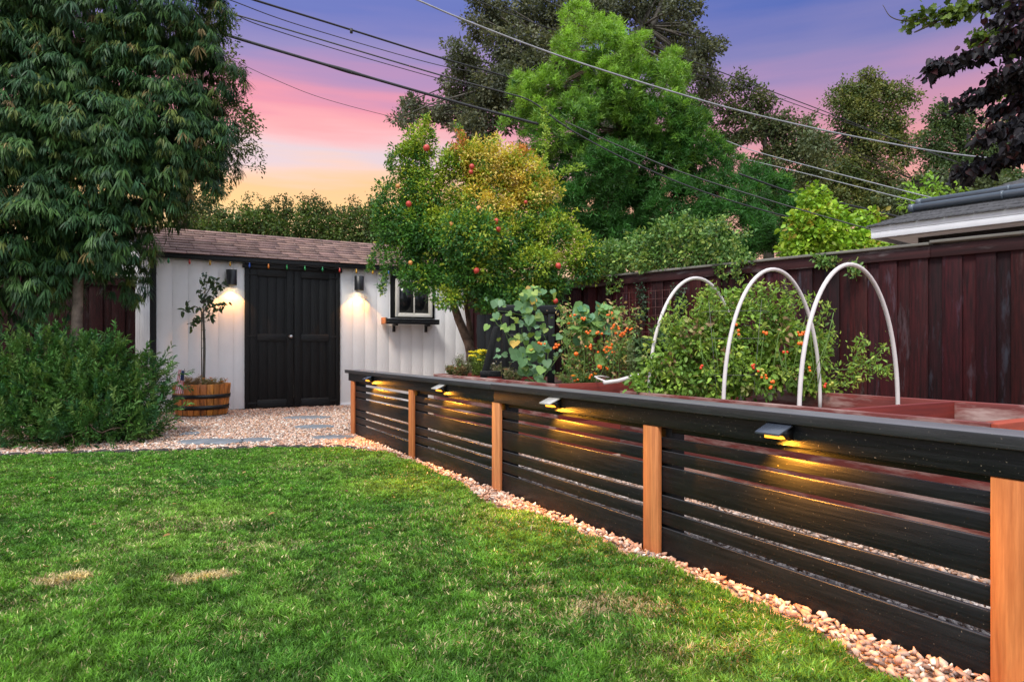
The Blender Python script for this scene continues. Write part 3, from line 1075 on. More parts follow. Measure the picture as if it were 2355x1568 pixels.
def build_tree(name, label, cat, basexy, trunk_pts, trunk_r, lobes, foliage_fn, mat_leaf, mat_bark, per_lobe=True, group=None, sub=3, br=None, bend=.25):
    base = (basexy[0], basexy[1], 0)
    root = thing(name, label, cat, base, 0, group)
    off = np.array(base, float)
    b = MB()
    TP = np.array(trunk_pts, float)
    b.tube(TP - off, trunk_r, 10)
    top = TP[-1]
    if per_lobe:
        rr0 = trunk_r[-1] if not np.isscalar(trunk_r) else trunk_r
        for c, r in lobes:
            q = TP[np.argmin(np.linalg.norm(TP - c, axis=1) + (TP[:, 2] < TP[-1][2] * .6) * 50)]
            branches(b, q - off, [c - off], rr0 * .55, rr0 * .18, bend)
            for _ in range(sub):
                u = unit(1)[0] * r * .9
                branches(b, c - off, [c + u - off], rr0 * .2, rr0 * .05, .3, 4, 5)
    b.build('trunk', mat_bark, root, 0, True)
    f = Foliage()
    foliage_fn(f, lobes)
    for i in range(len(f.V)): f.V[i] = f.V[i] - off
    f.build('crown', mat_leaf, root)
    return root, f

# ------------------------------------------------------------------ raised beds
def bed_obj(label, t0, t1, o0, o1, ztop, soils, div=None, end_c=(1, 1, 1), rows=2):
    r = thing('raised_bed', label, 'raised bed', (*FO, 0), FRZ, 'raised garden beds')
    w = .042
    for k in range(rows):
        z0, z1 = ztop * k / rows, ztop * (k + 1) / rows - .003
        u = lambda: (random.uniform(.8, 1.15),) * 3
        part_box('side_board', M_bed, r, t0, t1, o0, o0 + w, z0, z1, .004, u())
        part_box('side_board', M_bed, r, t0, t1, o1 - w, o1, z0, z1, .004, u())
        part_box('end_board', M_bed_y, r, t0 + .001, t0 + w, o0 + w + .001, o1 - w - .001, z0, z1, .004, u())
        part_box('end_board', M_bed_y, r, t1 - w, t1 - .001, o0 + w + .001, o1 - w - .001, z0, z1, .004, end_c)
        part_box('end_cover', M_bed_y, r, t1 + .001, t1 + .03, o0, o1, z0, z1, .004, end_c) if end_c != (1, 1, 1) else None
    if div is not None:
        part_box('divider', M_bed_y, r, div, div + w, o0 + w + .001, o1 - w - .001, .1, ztop - .006, .004, (.95, .7, .7))
    for (a, b_, z) in soils:
        mb = MB(); nx, ny = 26, 14
        V, fs = [], []
        for i in range(nx + 1):
            for j in range(ny + 1):
                x = a + (b_ - a) * i / nx; y = o0 + w + .002 + (o1 - o0 - 2 * w - .004) * j / ny
                V.append((x, y, z + .05 * (float(fbm(np.array([x * 7]), np.array([y * 7]), 5)[0]) - .5)))
        for i in range(nx):
            for j in range(ny):
                q = i * (ny + 1) + j; fs.append((q, q + ny + 1, q + ny + 2, q + 1))
        mb.add(V, fs); mb.build('soil', M_soil, r, 0, True)
    return r


M_bed_y = wood('red_bed_wood_end', (.24, .036, .022), (.12, .018, .013), 1, .6, .9, weather=(.30, .17, .14), wfac=.66, use_attr=True)
bed2 = bed_obj('long red wooden raised bed under the white hoops, right half empty', -1.42, .907, .925, 2.02, .627, [(-1.375, .178, .52), (.225, .862, .22)], .18, (1.7, 1.9, 1.3))
part_box('base_board', M_greyw, bed2, -1.5, .95, .885, .922, 0, .095, .004)
bed1 = bed_obj('far red wooden raised bed with squash, marigolds and black trellis', -4.93, -2.376, 1.0, 2.08, .627, [(-4.885, -2.42, .54)])
mb_ = part_box('divider', M_bed_y, bed1, -4.2, -4.16, 1.045, 2.035, .3, .62, .004, (.9, .6, .6))

# three PVC hoops over the nearer bed
for t, top, lb in ((-1.155, 1.425, 'white pipe hoop nearest the shed, leftmost of three over the tomato bed'),
                   (-.495, 1.42, 'middle white pipe hoop arching over the tomato bush'),
                   (.023, 1.395, 'right white pipe hoop at the edge of the empty half of the bed')):
    b = MB(); P = []
    for k in range(41):
        a = math.pi * k / 40
        x = 1.45 - .455 * math.cos(a); z = .50 + (top - .50 - .014) * math.sin(a) ** .92
        P.append((x, z))
    b.tube([(t - .05 - .03 * k / 40, x, z) for k, (x, z) in enumerate(P)], .0118, 12)
    o = b.build('pvc_hoop', M_pvc, None, 0, True)
    o.location = (*FO, 0); o.rotation_euler = (0, 0, FRZ)
    tag(o, lb, 'hoop', 'white pipe hoops over the raised bed')
b = MB()
b.tube([at(1388, 880, 5.62), at(1420, 876, 5.66), at(1455, 866, 5.75), at(1492, 858, 5.82)], .017, 10)
b.tube([at(1396, 878, 5.65) + np.array((0, 0, .0)), at(1375, 870, 5.7), at(1368, 866, 5.8), at(1382, 865, 5.9), at(1400, 868, 5.95)], .008, 8)
tag(b.build('loose_pipe', M_pvc, None, 0, True), 'loose bent white pipe lying between the two raised beds', 'pipe')
# the loose pipe rests on the end of the far bed

# ------------------------------------------------------------------ black trellis in the far bed
tp = at(1215, 800, 7.1)
tr = thing('garden_trellis', 'black wooden frame trellis standing behind the squash vine', 'trellis', (tp[0], tp[1], .5), math.radians(8))
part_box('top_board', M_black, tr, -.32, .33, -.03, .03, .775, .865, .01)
for x in (-.24, .24):
    part_box('post', M_blackv, tr, x - .035, x + .035, -.028, .028, -.02, .773, .004)
part_box('crossbar', M_black, tr, -.50, -.285, .02, .07, .12, .18, .004)
part_box('crossbar', M_black, tr, -.20, .20, -.02, .02, .12, .18, .004)
part_box('crossbar', M_black, tr, -.20, .20, -.02, .02, .50, .56, .004)
b = MB()
b.add([(-.36, .03, .64), (-.30, .03, .64), (-.30, .08, .64), (-.36, .08, .64), (-.53, .03, -.02), (-.46, .03, -.02), (-.46, .08, -.02), (-.53, .08, -.02)], [(0, 1, 2, 3), (7, 6, 5, 4), (0, 4, 5, 1), (1, 5, 6, 2), (2, 6, 7, 3), (3, 7, 4, 0)])
b.build('leg', M_blackv, tr, .004)
pb = at(1180, 800, 8.9)
sc = thing('dark_boards', 'dark upright boards filling the dark area behind the pomegranate trunks', 'screen', (pb[0], pb[1], 0), math.radians(15))  # plain dark boards covering the area behind the trunks
for k in range(9):
    part_box('board', M_blackv, sc, -.48 + k * .11, -.375 + k * .11, 0, .02, 0, 1.35, .002)
part_box('rail', M_blackv, sc, -.48, .505, .0205, .05, 1.1, 1.18, .002)

# ------------------------------------------------------------------ red board fence on the right
RO = np.array([-.94, 11.82]); RD = np.array([.6727, -.7402]); RRZ = math.atan2(RD[1], RD[0])
rfen = thing('board_fence', 'tall dark red board fence with a cap behind the raised beds', 'fence', (*RO, 0), RRZ)
RL = 10.5
b = MB(); x = 0; k = 0
rr_ = random.Random(4)
bays = []
while x < RL:
    w = rr_.uniform(.128, .142)
    s = rr_.uniform(.5, 1.3); c = (s, s * rr_.uniform(.75, 1.1), s * rr_.uniform(.8, 1.2))
    if rr_.random() < .22: c = (s * .8, s * 1.2, s * 1.4)
    y = 0 if k % 2 == 0 else .0215
    b.box(x - (.012 if k % 2 == 0 else 0), x + w + (.012 if k % 2 == 0 else 0), y, y + .019, .02, 1.86 + rr_.uniform(-.004, .004), c)
    x += w + .001; k += 1
    if k % 18 == 0 or x >= RL:
        b.build('board_panel', M_red, rfen, .003); b = MB()
x0 = 0
for xe in (2.6, 5.0, 7.28, RL):
    part_box('cap_board', M_capred if 'M_capred' in globals() else M_greyw, rfen, x0 + .003, xe - .003, -.055, .07, 1.888 + (.014 if xe > 7.3 else 0), 1.914 + (.014 if xe > 7.3 else 0), .004)
    part_box('trim_board', M_redh, rfen, x0 + .001, xe - .001, -.022, -.001, 1.772, 1.884, .004, (rr_.uniform(.8, 1.2),) * 3)
    x0 = xe
for x in (0.1, 2.6, 5.0, 7.3, 9.6):
    part_box('post', M_red, rfen, x - .045, x + .045, .042, .13, 0, 1.88, .003)
# wire mesh fixed to the fence
b = MB()
def fl(px):   # along-fence coordinate of a photo column
    r = (px - CX) / F
    A = np.array([[r, -RD[0]], [1., -RD[1]]]); Yv, t = np.linalg.solve(A, RO)
    return t
m0, m1 = fl(1422), fl(1565)
for x in np.arange(m0, m1, .105): b.tube([(x, -.03, .55), (x, -.03, 1.66)], (.0032), 4)
for z in np.arange(.6, 1.67, .105): b.tube([(m0, -.034, z), (m1, -.034, z)], .0032, 4)
o = b.build('wire_trellis', plain("rusty_wire", (.09, .03, .028), .7), None); o.location = (*RO, 0); o.rotation_euler = (0, 0, RRZ)
tag(o, 'rusty square wire mesh fixed to the red board fence', 'wire mesh')

# red fence at the left, behind the shrubs
lp = SO + E2 * (-1.22 - 1.0 * SKEW - .015) - D2 * 1.0
lf = thing('board_fence', 'dark red board fence on the left between shed and weeping tree', 'fence', (*lp, 0), SRZ)
b = MB()
for k in range(40):
    s = rr_.uniform(.35, .7); yy = 0 if k % 2 else .021
    b.box(-(k + 1) * .14 - .012, -k * .14 + .012, yy, yy + .02, .02, 1.95, (s, s, s))
b.build('board_panel', M_red, lf, .002)
part_box('cap_board', M_greyw, lf, -5.6, 0, -.05, .06, 1.955, 1.98, .003)
part_box('trim_board', M_redh, lf, -5.6, 0, -.022, -.001, 1.84, 1.95, .003)

# ------------------------------------------------------------------ neighbour's house
HC = np.array([4.74, 9.0]); HRZ = math.atan2(-.775, .632)
hs = thing('neighbour_house', 'neighbouring house with white eave and grey shingle roof behind the red fence', 'house', (*HC, 0), HRZ)
Sz, ez, pt = 9.0, 2.53, .43
# local x along the eave toward the camera, y away (inwards)
b = MB()
def hip(x, y): return ez + pt * min(x, y, Sz - x, Sz - y)
nr = 34
for side in range(4):
    for k in range(nr):
        d0, d1 = -.04 + (Sz / 2 + .04) * k / nr, -.04 + (Sz / 2 + .04) * (k + 1) / nr
        def mk(u, d):
            return [(u, d), (Sz - d, u), (Sz - u, Sz - d), (d, Sz - u)][side]
        a0, a1 = d0, Sz - d0
        us = [a0] + [v for v in np.arange(a0 + rr_.uniform(.05, .3), a1, .31)] + [a1]
        if side == 2 or side == 1: us = [a0, a1]
        for ua, ub in zip(us[:-1], us[1:]):
            s = rr_.uniform(.7, 1.25)
            def cl(u, d): return min(max(u, d), Sz - d)
            q = [(*mk(cl(ua, d0) + .002, d0), ez + pt * d0 + .018), (*mk(cl(ub, d0) - .002, d0), ez + pt * d0 + .018),
                 (*mk(cl(ub, d1) - .002, d1), ez + pt * d1 + .006), (*mk(cl(ua, d1) + .002, d1), ez + pt * d1 + .006),
                 (*mk(cl(ua, d0) + .002, d0), ez + pt * d0), (*mk(cl(ub, d0) - .002, d0), ez + pt * d0)]
            b.add(q, [(0, 1, 2, 3), (4, 5, 1, 0)], (s * .42, s * .50, s * .58))
roofh = b.build('roof', M_shingle2, hs)
b = MB()
b.box(0, Sz, -.0, .022, ez - .088, ez + .010); b.box(.004, Sz, .004, .022, ez - .17, ez - .091)
b.box(0, .022, .0225, Sz, ez - .088, ez + .010); b.box(.004, .022, .0225, Sz, ez - .17, ez - .091)
b.build('fascia', M_soffit, hs, .003)
b = MB(); b.box(.15, Sz - .15, .15, Sz - .15, ez - .165, ez - .14); b.build('soffit', M_soffit, hs)
M_hwall = plain('dark_house_wall', (.035, .03, .028), .8, 0, .2, .2, 6)
b = MB(); b.box(.42, Sz - .42, .42, Sz - .42, 0, ez - .166); b.build('wall', M_hwall, hs)
for yb, r_ in ((.36, .046), (.61, .046)):
    b = MB(); z = ez + pt * yb + .018 + .05
    b.tube([(.34, yb, z), (Sz - yb, yb, z)], r_, 16); b.tube([(.335, yb, z), (.40, yb, z)], r_ + .006, 16); b.tube([(1.35, yb, z), (1.38, yb, z)], r_ + .006, 14)
    b.build('roof_pipe', M_pipe, hs, 0, False)
b = MB(); b.box(1.72, 1.80, .28, .34, ez + .17, ez + .34); b.tube([(1.76, .28, ez + .24), (1.95, .1, ez + .2), (1.9, .02, ez + .08)], .012, 6); b.build('pipe_clamp', M_soffit, hs)

# ------------------------------------------------------------------ overhead wires
def spline(P, n=8):
    P = np.asarray(P, float); out = []
    Q = np.vstack([2 * P[0] - P[1], P, 2 * P[-1] - P[-2]])
    for i in range(1, len(Q) - 2):
        for k in range(n):
            u = k / n
            out.append(.5 * ((2 * Q[i]) + (-Q[i - 1] + Q[i + 1]) * u + (2 * Q[i - 1] - 5 * Q[i] + 4 * Q[i + 1] - Q[i + 2]) * u * u + (-Q[i - 1] + 3 * Q[i] - 3 * Q[i + 1] + Q[i + 2]) * u ** 3))
    out.append(P[-1]); return np.array(out)


WIRES = [
    ('pale overhead cable crossing the whole green tree down to the right edge', [(900, -26), (959, 0), (1079, 51), (1298, 133), (1565, 217), (1749, 267), (1978, 317), (2221, 358), (2500, 380)], 1.9, 1, 11, 13),
    ('uppermost black cable over the sunset, ending in front of the dark oak', [(520, -22), (583, 0), (778, 60), (1012, 133), (1148, 172), (1221, 198), (1330, 236)], 2.2, 0, 12, 19),
    ('thin wire just below the uppermost black cable', [(460, -20), (527, 0), (700, 62), (1012, 151), (1150, 172)], 1.0, 0, 13, 21),
    ('overhead cable third from the top, running down across the bright green tree', [(360, -26), (425, 0), (523, 29), (669, 71), (1012, 173), (1148, 210), (1221, 233), (1286, 281), (1342, 316), (1436, 365), (1564, 421), (1688, 464), (1838, 505), (2013, 538), (2200, 560)], 1.7, 0, 12, 12.5),
    ('thin wire sagging just beneath the third cable', [(535, 30), (596, 58), (780, 116), (1012, 182), (1100, 203)], 1.0, 0, 12.6, 19),
    ('thickest black cable with a bulging splice over the sunset', [(330, 18), (414, 47), (505, 76), (603, 106), (803, 165), (1012, 225), (1140, 260), (1238, 286)], 3.4, 0, 11.5, 13.5),
    ('faintest single wire low over the pink sky', [(420, 86), (516, 129), (620, 178), (741, 226), (901, 269), (1000, 290)], .6, 0, 14, 20),
    ('thin wire passing high behind the green tree toward the right oak', [(1180, -30), (1251, 0), (1427, 77), (1673, 172), (1749, 201), (1900, 258), (2030, 310), (2200, 372)], 1.1, 0, 14.5, 26),
    ('thin wire below it starting left of the big oak top', [(1030, -26), (1092, 0), (1273, 69), (1560, 160), (1758, 216), (1926, 275), (2060, 322), (2250, 392)], .9, 0, 14.2, 26),
    ('mid grey wire dropping across the oaks to the house pipes', [(1600, 296), (1673, 325), (1742, 350), (1920, 398), (2139, 454), (2260, 480)], 1.1, 1, 17.5, 11),
    ('pale wire parallel to it, lower, above the lime green tree', [(1600, 328), (1682, 358), (1838, 396), (2100, 462), (2180, 480)], 1.0, 1, 17.5, 11),
    ('lowest pair of wires sloping to the white eave', [(1300, 280), (1415, 332), (1564, 395), (1789, 467), (1999, 527), (2100, 550)], 1.4, 0, 12.8, 10.0),
    ('short dark cable behind the lime green tree', [(1700, 400), (1824, 444), (1915, 463), (2051, 495), (2160, 520)], 2.2, 0, 14, 16)]
for lb, P, w, pale, ya, yb in WIRES:
    n = len(P)
    x0, x1 = P[0][0], P[-1][0]
    Q = spline([at(x, y, ya + (yb - ya) * (x - x0) / (x1 - x0)) for x, y in P])
    b = MB(); Ym = Q[:, 1]
    r = np.full(len(Q), w * (ya + yb) / 2 / F)
    if 'splice' in lb:
        xs = (Q[:, 0] / Q[:, 1]) * F + CX
        r = r * (1 + .5 * np.exp(-((xs - 795) / 30) ** 2))
    b.tube(Q, r, 8)
    if 'uppermost' in lb and 'just' not in lb:
        q = at(808, 70, 13.6); b.tube([q + (0, 0, .03), q - (0, 0, .06)], .03, 6)
    tag(b.build('power_line', M_cable_l if pale else M_cable, None, 0, True), lb, 'power line', 'overhead wires')

# ------------------------------------------------------------------ trees and plants
def pxy(P):
    return P[:, 0] / P[:, 1] * F + CX, HY - (P[:, 2] - CZ) / P[:, 1] * F


# weeping tree at the left: whorls of long drooping leaves
def weeping(f, lobes):
    C, O = clumps(lobes, 15, .58)
    k = 12
    PP = np.repeat(C, k, 0); OO = np.repeat(O, k, 0)
    u = unit(len(PP)); u = nrm(u + OO * .9 + np.array([0, 0, .5]))
    R = .19
    W_ = PP + u * R * np.array([1.2, 1.2, .75]); n = len(W_)
    WO = nrm(u * .6 + OO * .5)
    m = 16
    P = np.repeat(W_, m, 0); Ov = np.repeat(WO, m, 0)
    h = rng.normal(size=(n * m, 3)); h[:, 2] *= .3; h = nrm(h)
    D = h * .50 + Ov * .38 + np.array([0, 0, -.80]) + rng.normal(size=h.shape) * .10
    Nn = np.array([0, 0, .7]) + Ov * .8 + h * .2
    P = P + h * .012 + rng.normal(size=P.shape) * .01
    cl = np.repeat(colmix(n, [(.036, .092, .030), (.058, .125, .030), (.030, .078, .034), (.12, .16, .036), (.20, .15, .06)], [.35, .3, .23, .10, .02], .25), m, 0)
    col = cl * (.75 + .5 * rng.random((n * m, 1)))
    f.add(P, D, Nn, (.085 + .055 * rng.random(n * m)) * np.repeat(.65 + .7 * rng.random(n), m), .10, col, T_LONG)


WL = [(0, 20, 150, 120), (180, 20, 170, 130), (340, 30, 110, 110), (430, 60, 60, 80), (30, 170, 150, 120, -.3), (200, 160, 150, 120), (360, 170, 110, 110), (460, 190, 50, 70, .2),
      (60, 300, 150, 110, -.3), (230, 300, 140, 110, -.2), (390, 300, 100, 100), (470, 320, 50, 80, .3), (-20, 420, 130, 110, -.5), (110, 430, 130, 100, -.4), (260, 420, 120, 90, -.2), (400, 412, 78, 68, .1),
      (0, 560, 110, 90, -.5), (120, 540, 120, 90, -.5), (240, 535, 90, 70, -.3), (355, 480, 52, 50, 0), (55, 640, 95, 70, -.4), (150, 590, 60, 36, -.1), (265, 590, 45, 45, -.1), (95, 695, 45, 30, -.3), (270, 650, 30, 28, .4), (20, 710, 45, 28, -.2)]
lob = lobes_px(WL, 7.9)
tb = at(178, 900, 7.5)
root, f = build_tree('weeping_tree', 'large dark green tree with drooping narrow leaves at the left', 'tree', tb[:2],
           [(tb[0], 7.5, 0), at(176, 760, 7.5), at(180, 640, 7.52), at(200, 480, 8.1), at(230, 250, 8.0), at(240, 60, 8)], [.068, .055, .05, .045, .035, .02],
           lob, weeping, M_leaf_gloss, plain('bark_pale', (.17, .13, .10), .9, 0, .2, .4, 12, .8))
print('weeping verts', f.n)


def small_tree_fn(per, r, k, size, wd, cols, w=None, inner=.5, tmpl=T_OVAL, droop=.15, flat_=.8, var=.25):
    def fn(f, lobes):
        P, O = clumps(lobes, per, inner)
        broadleaf(f, P, O, r, k, size, wd, lambda P, O: colmix(len(P), cols, w, var), tmpl, flat_, droop)
    return fn


# small-leaved tree showing behind the weeping tree
L = lobes_px([(500, 60, 45, 60), (520, 160, 35, 60), (535, 250, 45, 45), (565, 275, 30, 25), (540, 330, 50, 50), (495, 400, 55, 45), (470, 450, 45, 40), (586, 300, 12, 18), (588, 345, 9, 25), (586, 385, 13, 12), (440, 480, 60, 45)], 11.6)
b0 = at(400, 900, 11.8)
build_tree('small_leaved_tree', 'airy small leaved tree showing against the sunset behind the weeping tree', 'tree', b0[:2],
           [(b0[0], 11.8, 0), at(410, 600, 11.8), at(440, 350, 11.7), at(470, 100, 11.7), at(490, -20, 11.6), at(500, 10, 11.5), at(522, 50, 11.5)], [.12, .1, .08, .05, .03, .03, .02], L,
           small_tree_fn(30, .16, 15, .06, .5, [(.06, .10, .03), (.09, .12, .035), (.05, .085, .04), (.11, .12, .03)], None, .2), M_leaf, M_bark, sub=4)

# evergreen shrub bottom left
def shrubf(f, lobes):
    C, O = clumps(lobes, 115, .70)
    n = len(C); k = 28
    D0 = nrm(O * .75 + np.array([0, 0, .55]) + rng.normal(size=C.shape) * .45)
    L_ = .16 + .12 * rng.random(n)
    u = np.tile(np.linspace(0, 1, k), n)
    B = np.repeat(C, k, 0) + np.repeat(D0 * L_[:, None], k, 0) * u[:, None]
    h = unit(n * k); DD = np.repeat(D0, k, 0)
    h = nrm(h - DD * np.sum(h * DD, 1, keepdims=True))
    D = DD * (.55 + .3 * u[:, None]) + h * .75
    col = np.repeat(colmix(n, [(.05, .135, .028), (.075, .165, .035), (.04, .115, .04), (.12, .20, .045)], [.35, .3, .2, .15], .25), k, 0) * (.75 + .5 * rng.random((n * k, 1)))
    f.add(B, D, nrm(h + np.array([0, 0, 1.2])), .042 + .022 * rng.random(n * k), .34, col, T_HEX)


L = lobes_px([(10, 850, 55, 62), (75, 845, 50, 50, -.2), (135, 840, 50, 55), (200, 850, 50, 55, -.2), (255, 850, 45, 60), (305, 875, 45, 48), (-30, 930, 60, 80, -.5), (45, 925, 65, 60, -.6), (120, 920, 60, 55, -.5), (190, 925, 62, 60, -.6), (260, 925, 55, 55, -.4), (320, 925, 45, 48, -.1),
              (20, 990, 65, 42, -.9), (95, 995, 60, 42, -.8), (165, 1000, 60, 38, -.9), (235, 995, 60, 40, -.8), (300, 985, 52, 42, -.5), (348, 965, 32, 34, -.2), (340, 1000, 28, 20, -.5), (368, 885, 16, 26), (352, 850, 12, 18)], 7.1)
b0 = at(170, 1040, 6.9)
root, f = build_tree('evergreen_shrub', 'dense rounded evergreen shrub with narrow leaves at the lawn edge', 'shrub', b0[:2], [(b0[0], 6.9, 0), (b0[0], 6.9, .25)], [.05, .04], L, shrubf, M_leaf_gloss, M_bark, sub=2)
print('shrub verts', f.n)

# pomegranate tree
def pomcol(P, O):
    x, y = pxy(P); n = len(P)
    green = colmix(n, [(.065, .19, .030), (.095, .24, .035), (.05, .15, .04)], None, .2)
    lime = colmix(n, [(.34, .44, .04), (.42, .48, .05), (.22, .36, .035)], None, .2)
    gold = colmix(n, [(.72, .52, .08), (.74, .58, .16), (.58, .52, .07)], None, .2)
    org = colmix(n, [(.62, .25, .07)], None, .2)
    g = np.clip((1 - ((x - 1170) / 150) ** 2 - ((y - 400) / 110) ** 2) * 1.5, 0, 1) * .75
    l_ = np.clip(1 - ((x - 1110) / 260) ** 2 - ((y - 380) / 190) ** 2, 0, 1) * .8 + .22 * (x > 1180) + .09 + .65 * (((x - 1030) / 50) ** 2 + ((y - 695) / 40) ** 2 < 1) + .45 * (((x - 1290) / 70) ** 2 + ((y - 560) / 60) ** 2 < 1) + .3 * (((x - 1130) / 60) ** 2 + ((y - 600) / 50) ** 2 < 1) + .3 * (((x - 970) / 50) ** 2 + ((y - 320) / 70) ** 2 < 1)
    l_ = np.clip(l_ * (.3 + 1.4 * vnoise(x / 22, y / 22, 4)), 0, 1); g = np.clip(g * (.2 + 1.7 * vnoise(x / 26, y / 26, 8)), 0, 1)
    c = green
    c = np.where((rng.random(n) < l_)[:, None], lime, c)
    c = np.where((rng.random(n) < g)[:, None], gold, c)
    o_ = .6 * ((((x - 1035) / 45) ** 2 + ((y - 325) / 30) ** 2) < 1) * (y < 345) + .7 * ((((x - 1215) / 30) ** 2 + ((y - 335) / 25) ** 2) < 1)
    return np.where((rng.random(n) < o_)[:, None], org, c)


def pomf(f, lobes):
    P, O = clumps(lobes, 190, .5)
    keep = ~((pxy(P)[0] < 925) & (rng.random(len(P)) < .5))
    P, O = P[keep], O[keep]
    broadleaf(f, P, O, .095, 18, .047, .5, pomcol, T_OVAL, .9, .1)
    for pts in ([(1225, 480), (1245, 400), (1256, 330), (1250, 250)], [(1235, 410), (1290, 395), (1340, 383)], [(960, 340), (975, 290), (985, 268)], [(1060, 350), (1065, 320), (1050, 290)], [(1010, 380), (1030, 355), (1060, 335)],
                [(880, 600), (885, 640), (878, 672)], [(900, 420), (870, 470), (860, 510)], [(905, 400), (895, 370), (920, 340)], [(870, 560), (855, 600), (850, 620)]):
        S = spline([at(x, y, 9.0) for x, y in pts], 26)
        S = np.repeat(S, 5, 0) + rng.normal(size=(len(S) * 5, 3)) * .028
        n = len(S); xx, yy = pxy(S)
        c = pomcol(S, S)
        if pts[0][0] in (1225, 1235): c = colmix(n, [(.32, .45, .05), (.25, .4, .05)], None, .2)
        f.add(S, unit(n) + np.array([0, 0, .2]), unit(n) + np.array([0, -.5, .6]), .05, .4, c, T_OVAL)


POM = [(968, 320, 38, 45), (940, 385, 50, 50), (897, 450, 40, 55), (895, 540, 40, 50), (975, 430, 65, 65), (955, 530, 80, 65), (1060, 365, 60, 45), (1130, 385, 75, 60), (1195, 385, 60, 55), (1222, 450, 60, 50), (1110, 470, 90, 65),
       (1030, 545, 100, 65), (1170, 540, 95, 65), (1265, 540, 75, 55), (1330, 580, 48, 50), (925, 600, 60, 35), (1100, 625, 100, 55, -.2), (1210, 620, 85, 60, -.2), (1170, 680, 90, 38, -.2), (1035, 690, 36, 26, -.4), (960, 635, 45, 30, -.2), (1275, 660, 45, 45, -.1), (1010, 620, 60, 35), (1085, 555, 90, 70, -.5), (1350, 620, 40, 25)]
L = lobes_px([(x + (4 if x < 1000 else 8) * math.sin(i * 2.3), y + 9 * math.cos(i * 3.1), rx * .9, ry * .9, *q) for i, (x, y, rx, ry, *q) in enumerate(POM)], 9.2)
pt_ = at(1088, 860, 9.6)
root, f = build_tree('pomegranate_tree', 'pomegranate tree with green to gold leaves and red fruit beside the shed', 'tree', pt_[:2],
                     [(pt_[0], 9.6, 0), at(1092, 850, 9.6), at(1078, 790, 9.55), at(1055, 735, 9.5), at(1040, 690, 9.4), at(1050, 600, 9.3), at(1090, 500, 9.3), at(1110, 420, 9.2)], [.085, .075, .066, .058, .05, .045, .03, .018], L, pomf, M_leaf, M_bark, sub=3)
pom_root = root
b = MB()
off = np.array([pt_[0], pt_[1], 0])
b.tube(np.array([at(1094, 900, 9.8), at(1106, 800, 9.8), at(1110, 740, 9.75), at(1120, 640, 9.6), at(1180, 520, 9.4)]) - off, [.05, .046, .042, .035, .02], 8)
b.tube(np.array([at(1086, 830, 9.62), at(1082, 760, 9.75), at(1072, 700, 9.7), at(1075, 600, 9.6)]) - off, [.045, .04, .036, .03], 8)
b.build('trunk', M_bark, root, 0, True)
M_pom = plain('pomegranate_skin', (.50, .055, .035), .4, 0, .45, .35, 14)
M_pomy = plain('pomegranate_skin_ripe_yellow', (.6, .26, .07), .45, 0, .4, .3, 14)
pm = MB(); pm.lathe([(.001, -.5), (.2, -.47), (.38, -.33), (.49, -.08), (.48, .15), (.36, .38), (.18, .49), (.10, .52), (.12, .62), (.001, .56)], n=20)
pome = pm.build('fruit', M_pom, pom_root, 0, True)
for i, (x, y, r, ky) in enumerate([(981, 340, 9, 0), (1085, 383, 7, 0), (1083, 396, 6, 0), (940, 469, 8, 0), (1142, 508, 7.5, 0), (1146, 527, 7, 0), (1304 - 20, 611, 8, 0), (1096, 622, 8, 0), (1278, 692, 7, 0), (1108, 743, 10, 0), (944, 604, 6, 1), (1101, 480, 8, 1), (915, 428, 6, 1), (1038, 516, 7, 1), (1209, 465, 5, 0)]):
    o = pome if i == 0 else pome.copy()
    if i: COL.objects.link(o); o.parent = pom_root
    Yd = 8.5 if y < 700 else 8.9
    o.location = Vector(at(x, y, Yd) - off); s = 2 * r * Yd / F * .85; o.scale = (s, s, s); o.rotation_euler = (3.14 + random.uniform(-.5, .5), random.uniform(-.5, .5), 0)
    if ky:
        o.data = o.data if False else (bpy.data.meshes.get('fruit_y') or o.data.copy()); o.data.name = 'fruit_y'; o.data.materials[0] = M_pomy

# bright green needle tree
def fernf(f, lobes):
    C, O = clumps(lobes, 6.4, .4)
    k = 16
    PP = np.repeat(C, k, 0); OO = np.repeat(O, k, 0)
    u = nrm(unit(len(PP)) + OO * .8 + np.array([0, 0, .45]))
    W_ = PP + u * .30 * np.array([1.0, 1.0, 1.0]); n = len(W_)
    m = 34
    P = np.repeat(W_, m, 0)
    D = np.repeat(nrm(u + np.array([0, 0, .35])), m, 0) * .7 + unit(n * m) * .9
    P = P + rng.normal(size=P.shape) * .045
    x, y = pxy(PP)
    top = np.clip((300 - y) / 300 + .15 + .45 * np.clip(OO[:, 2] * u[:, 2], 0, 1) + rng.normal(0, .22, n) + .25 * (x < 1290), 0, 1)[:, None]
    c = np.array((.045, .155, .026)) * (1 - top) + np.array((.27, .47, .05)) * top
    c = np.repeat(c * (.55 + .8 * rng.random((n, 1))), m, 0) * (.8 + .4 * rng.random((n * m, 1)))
    f.add(P, D, unit(n * m), .075 + .06 * rng.random(n * m), .20, c, T_NEEDLE)


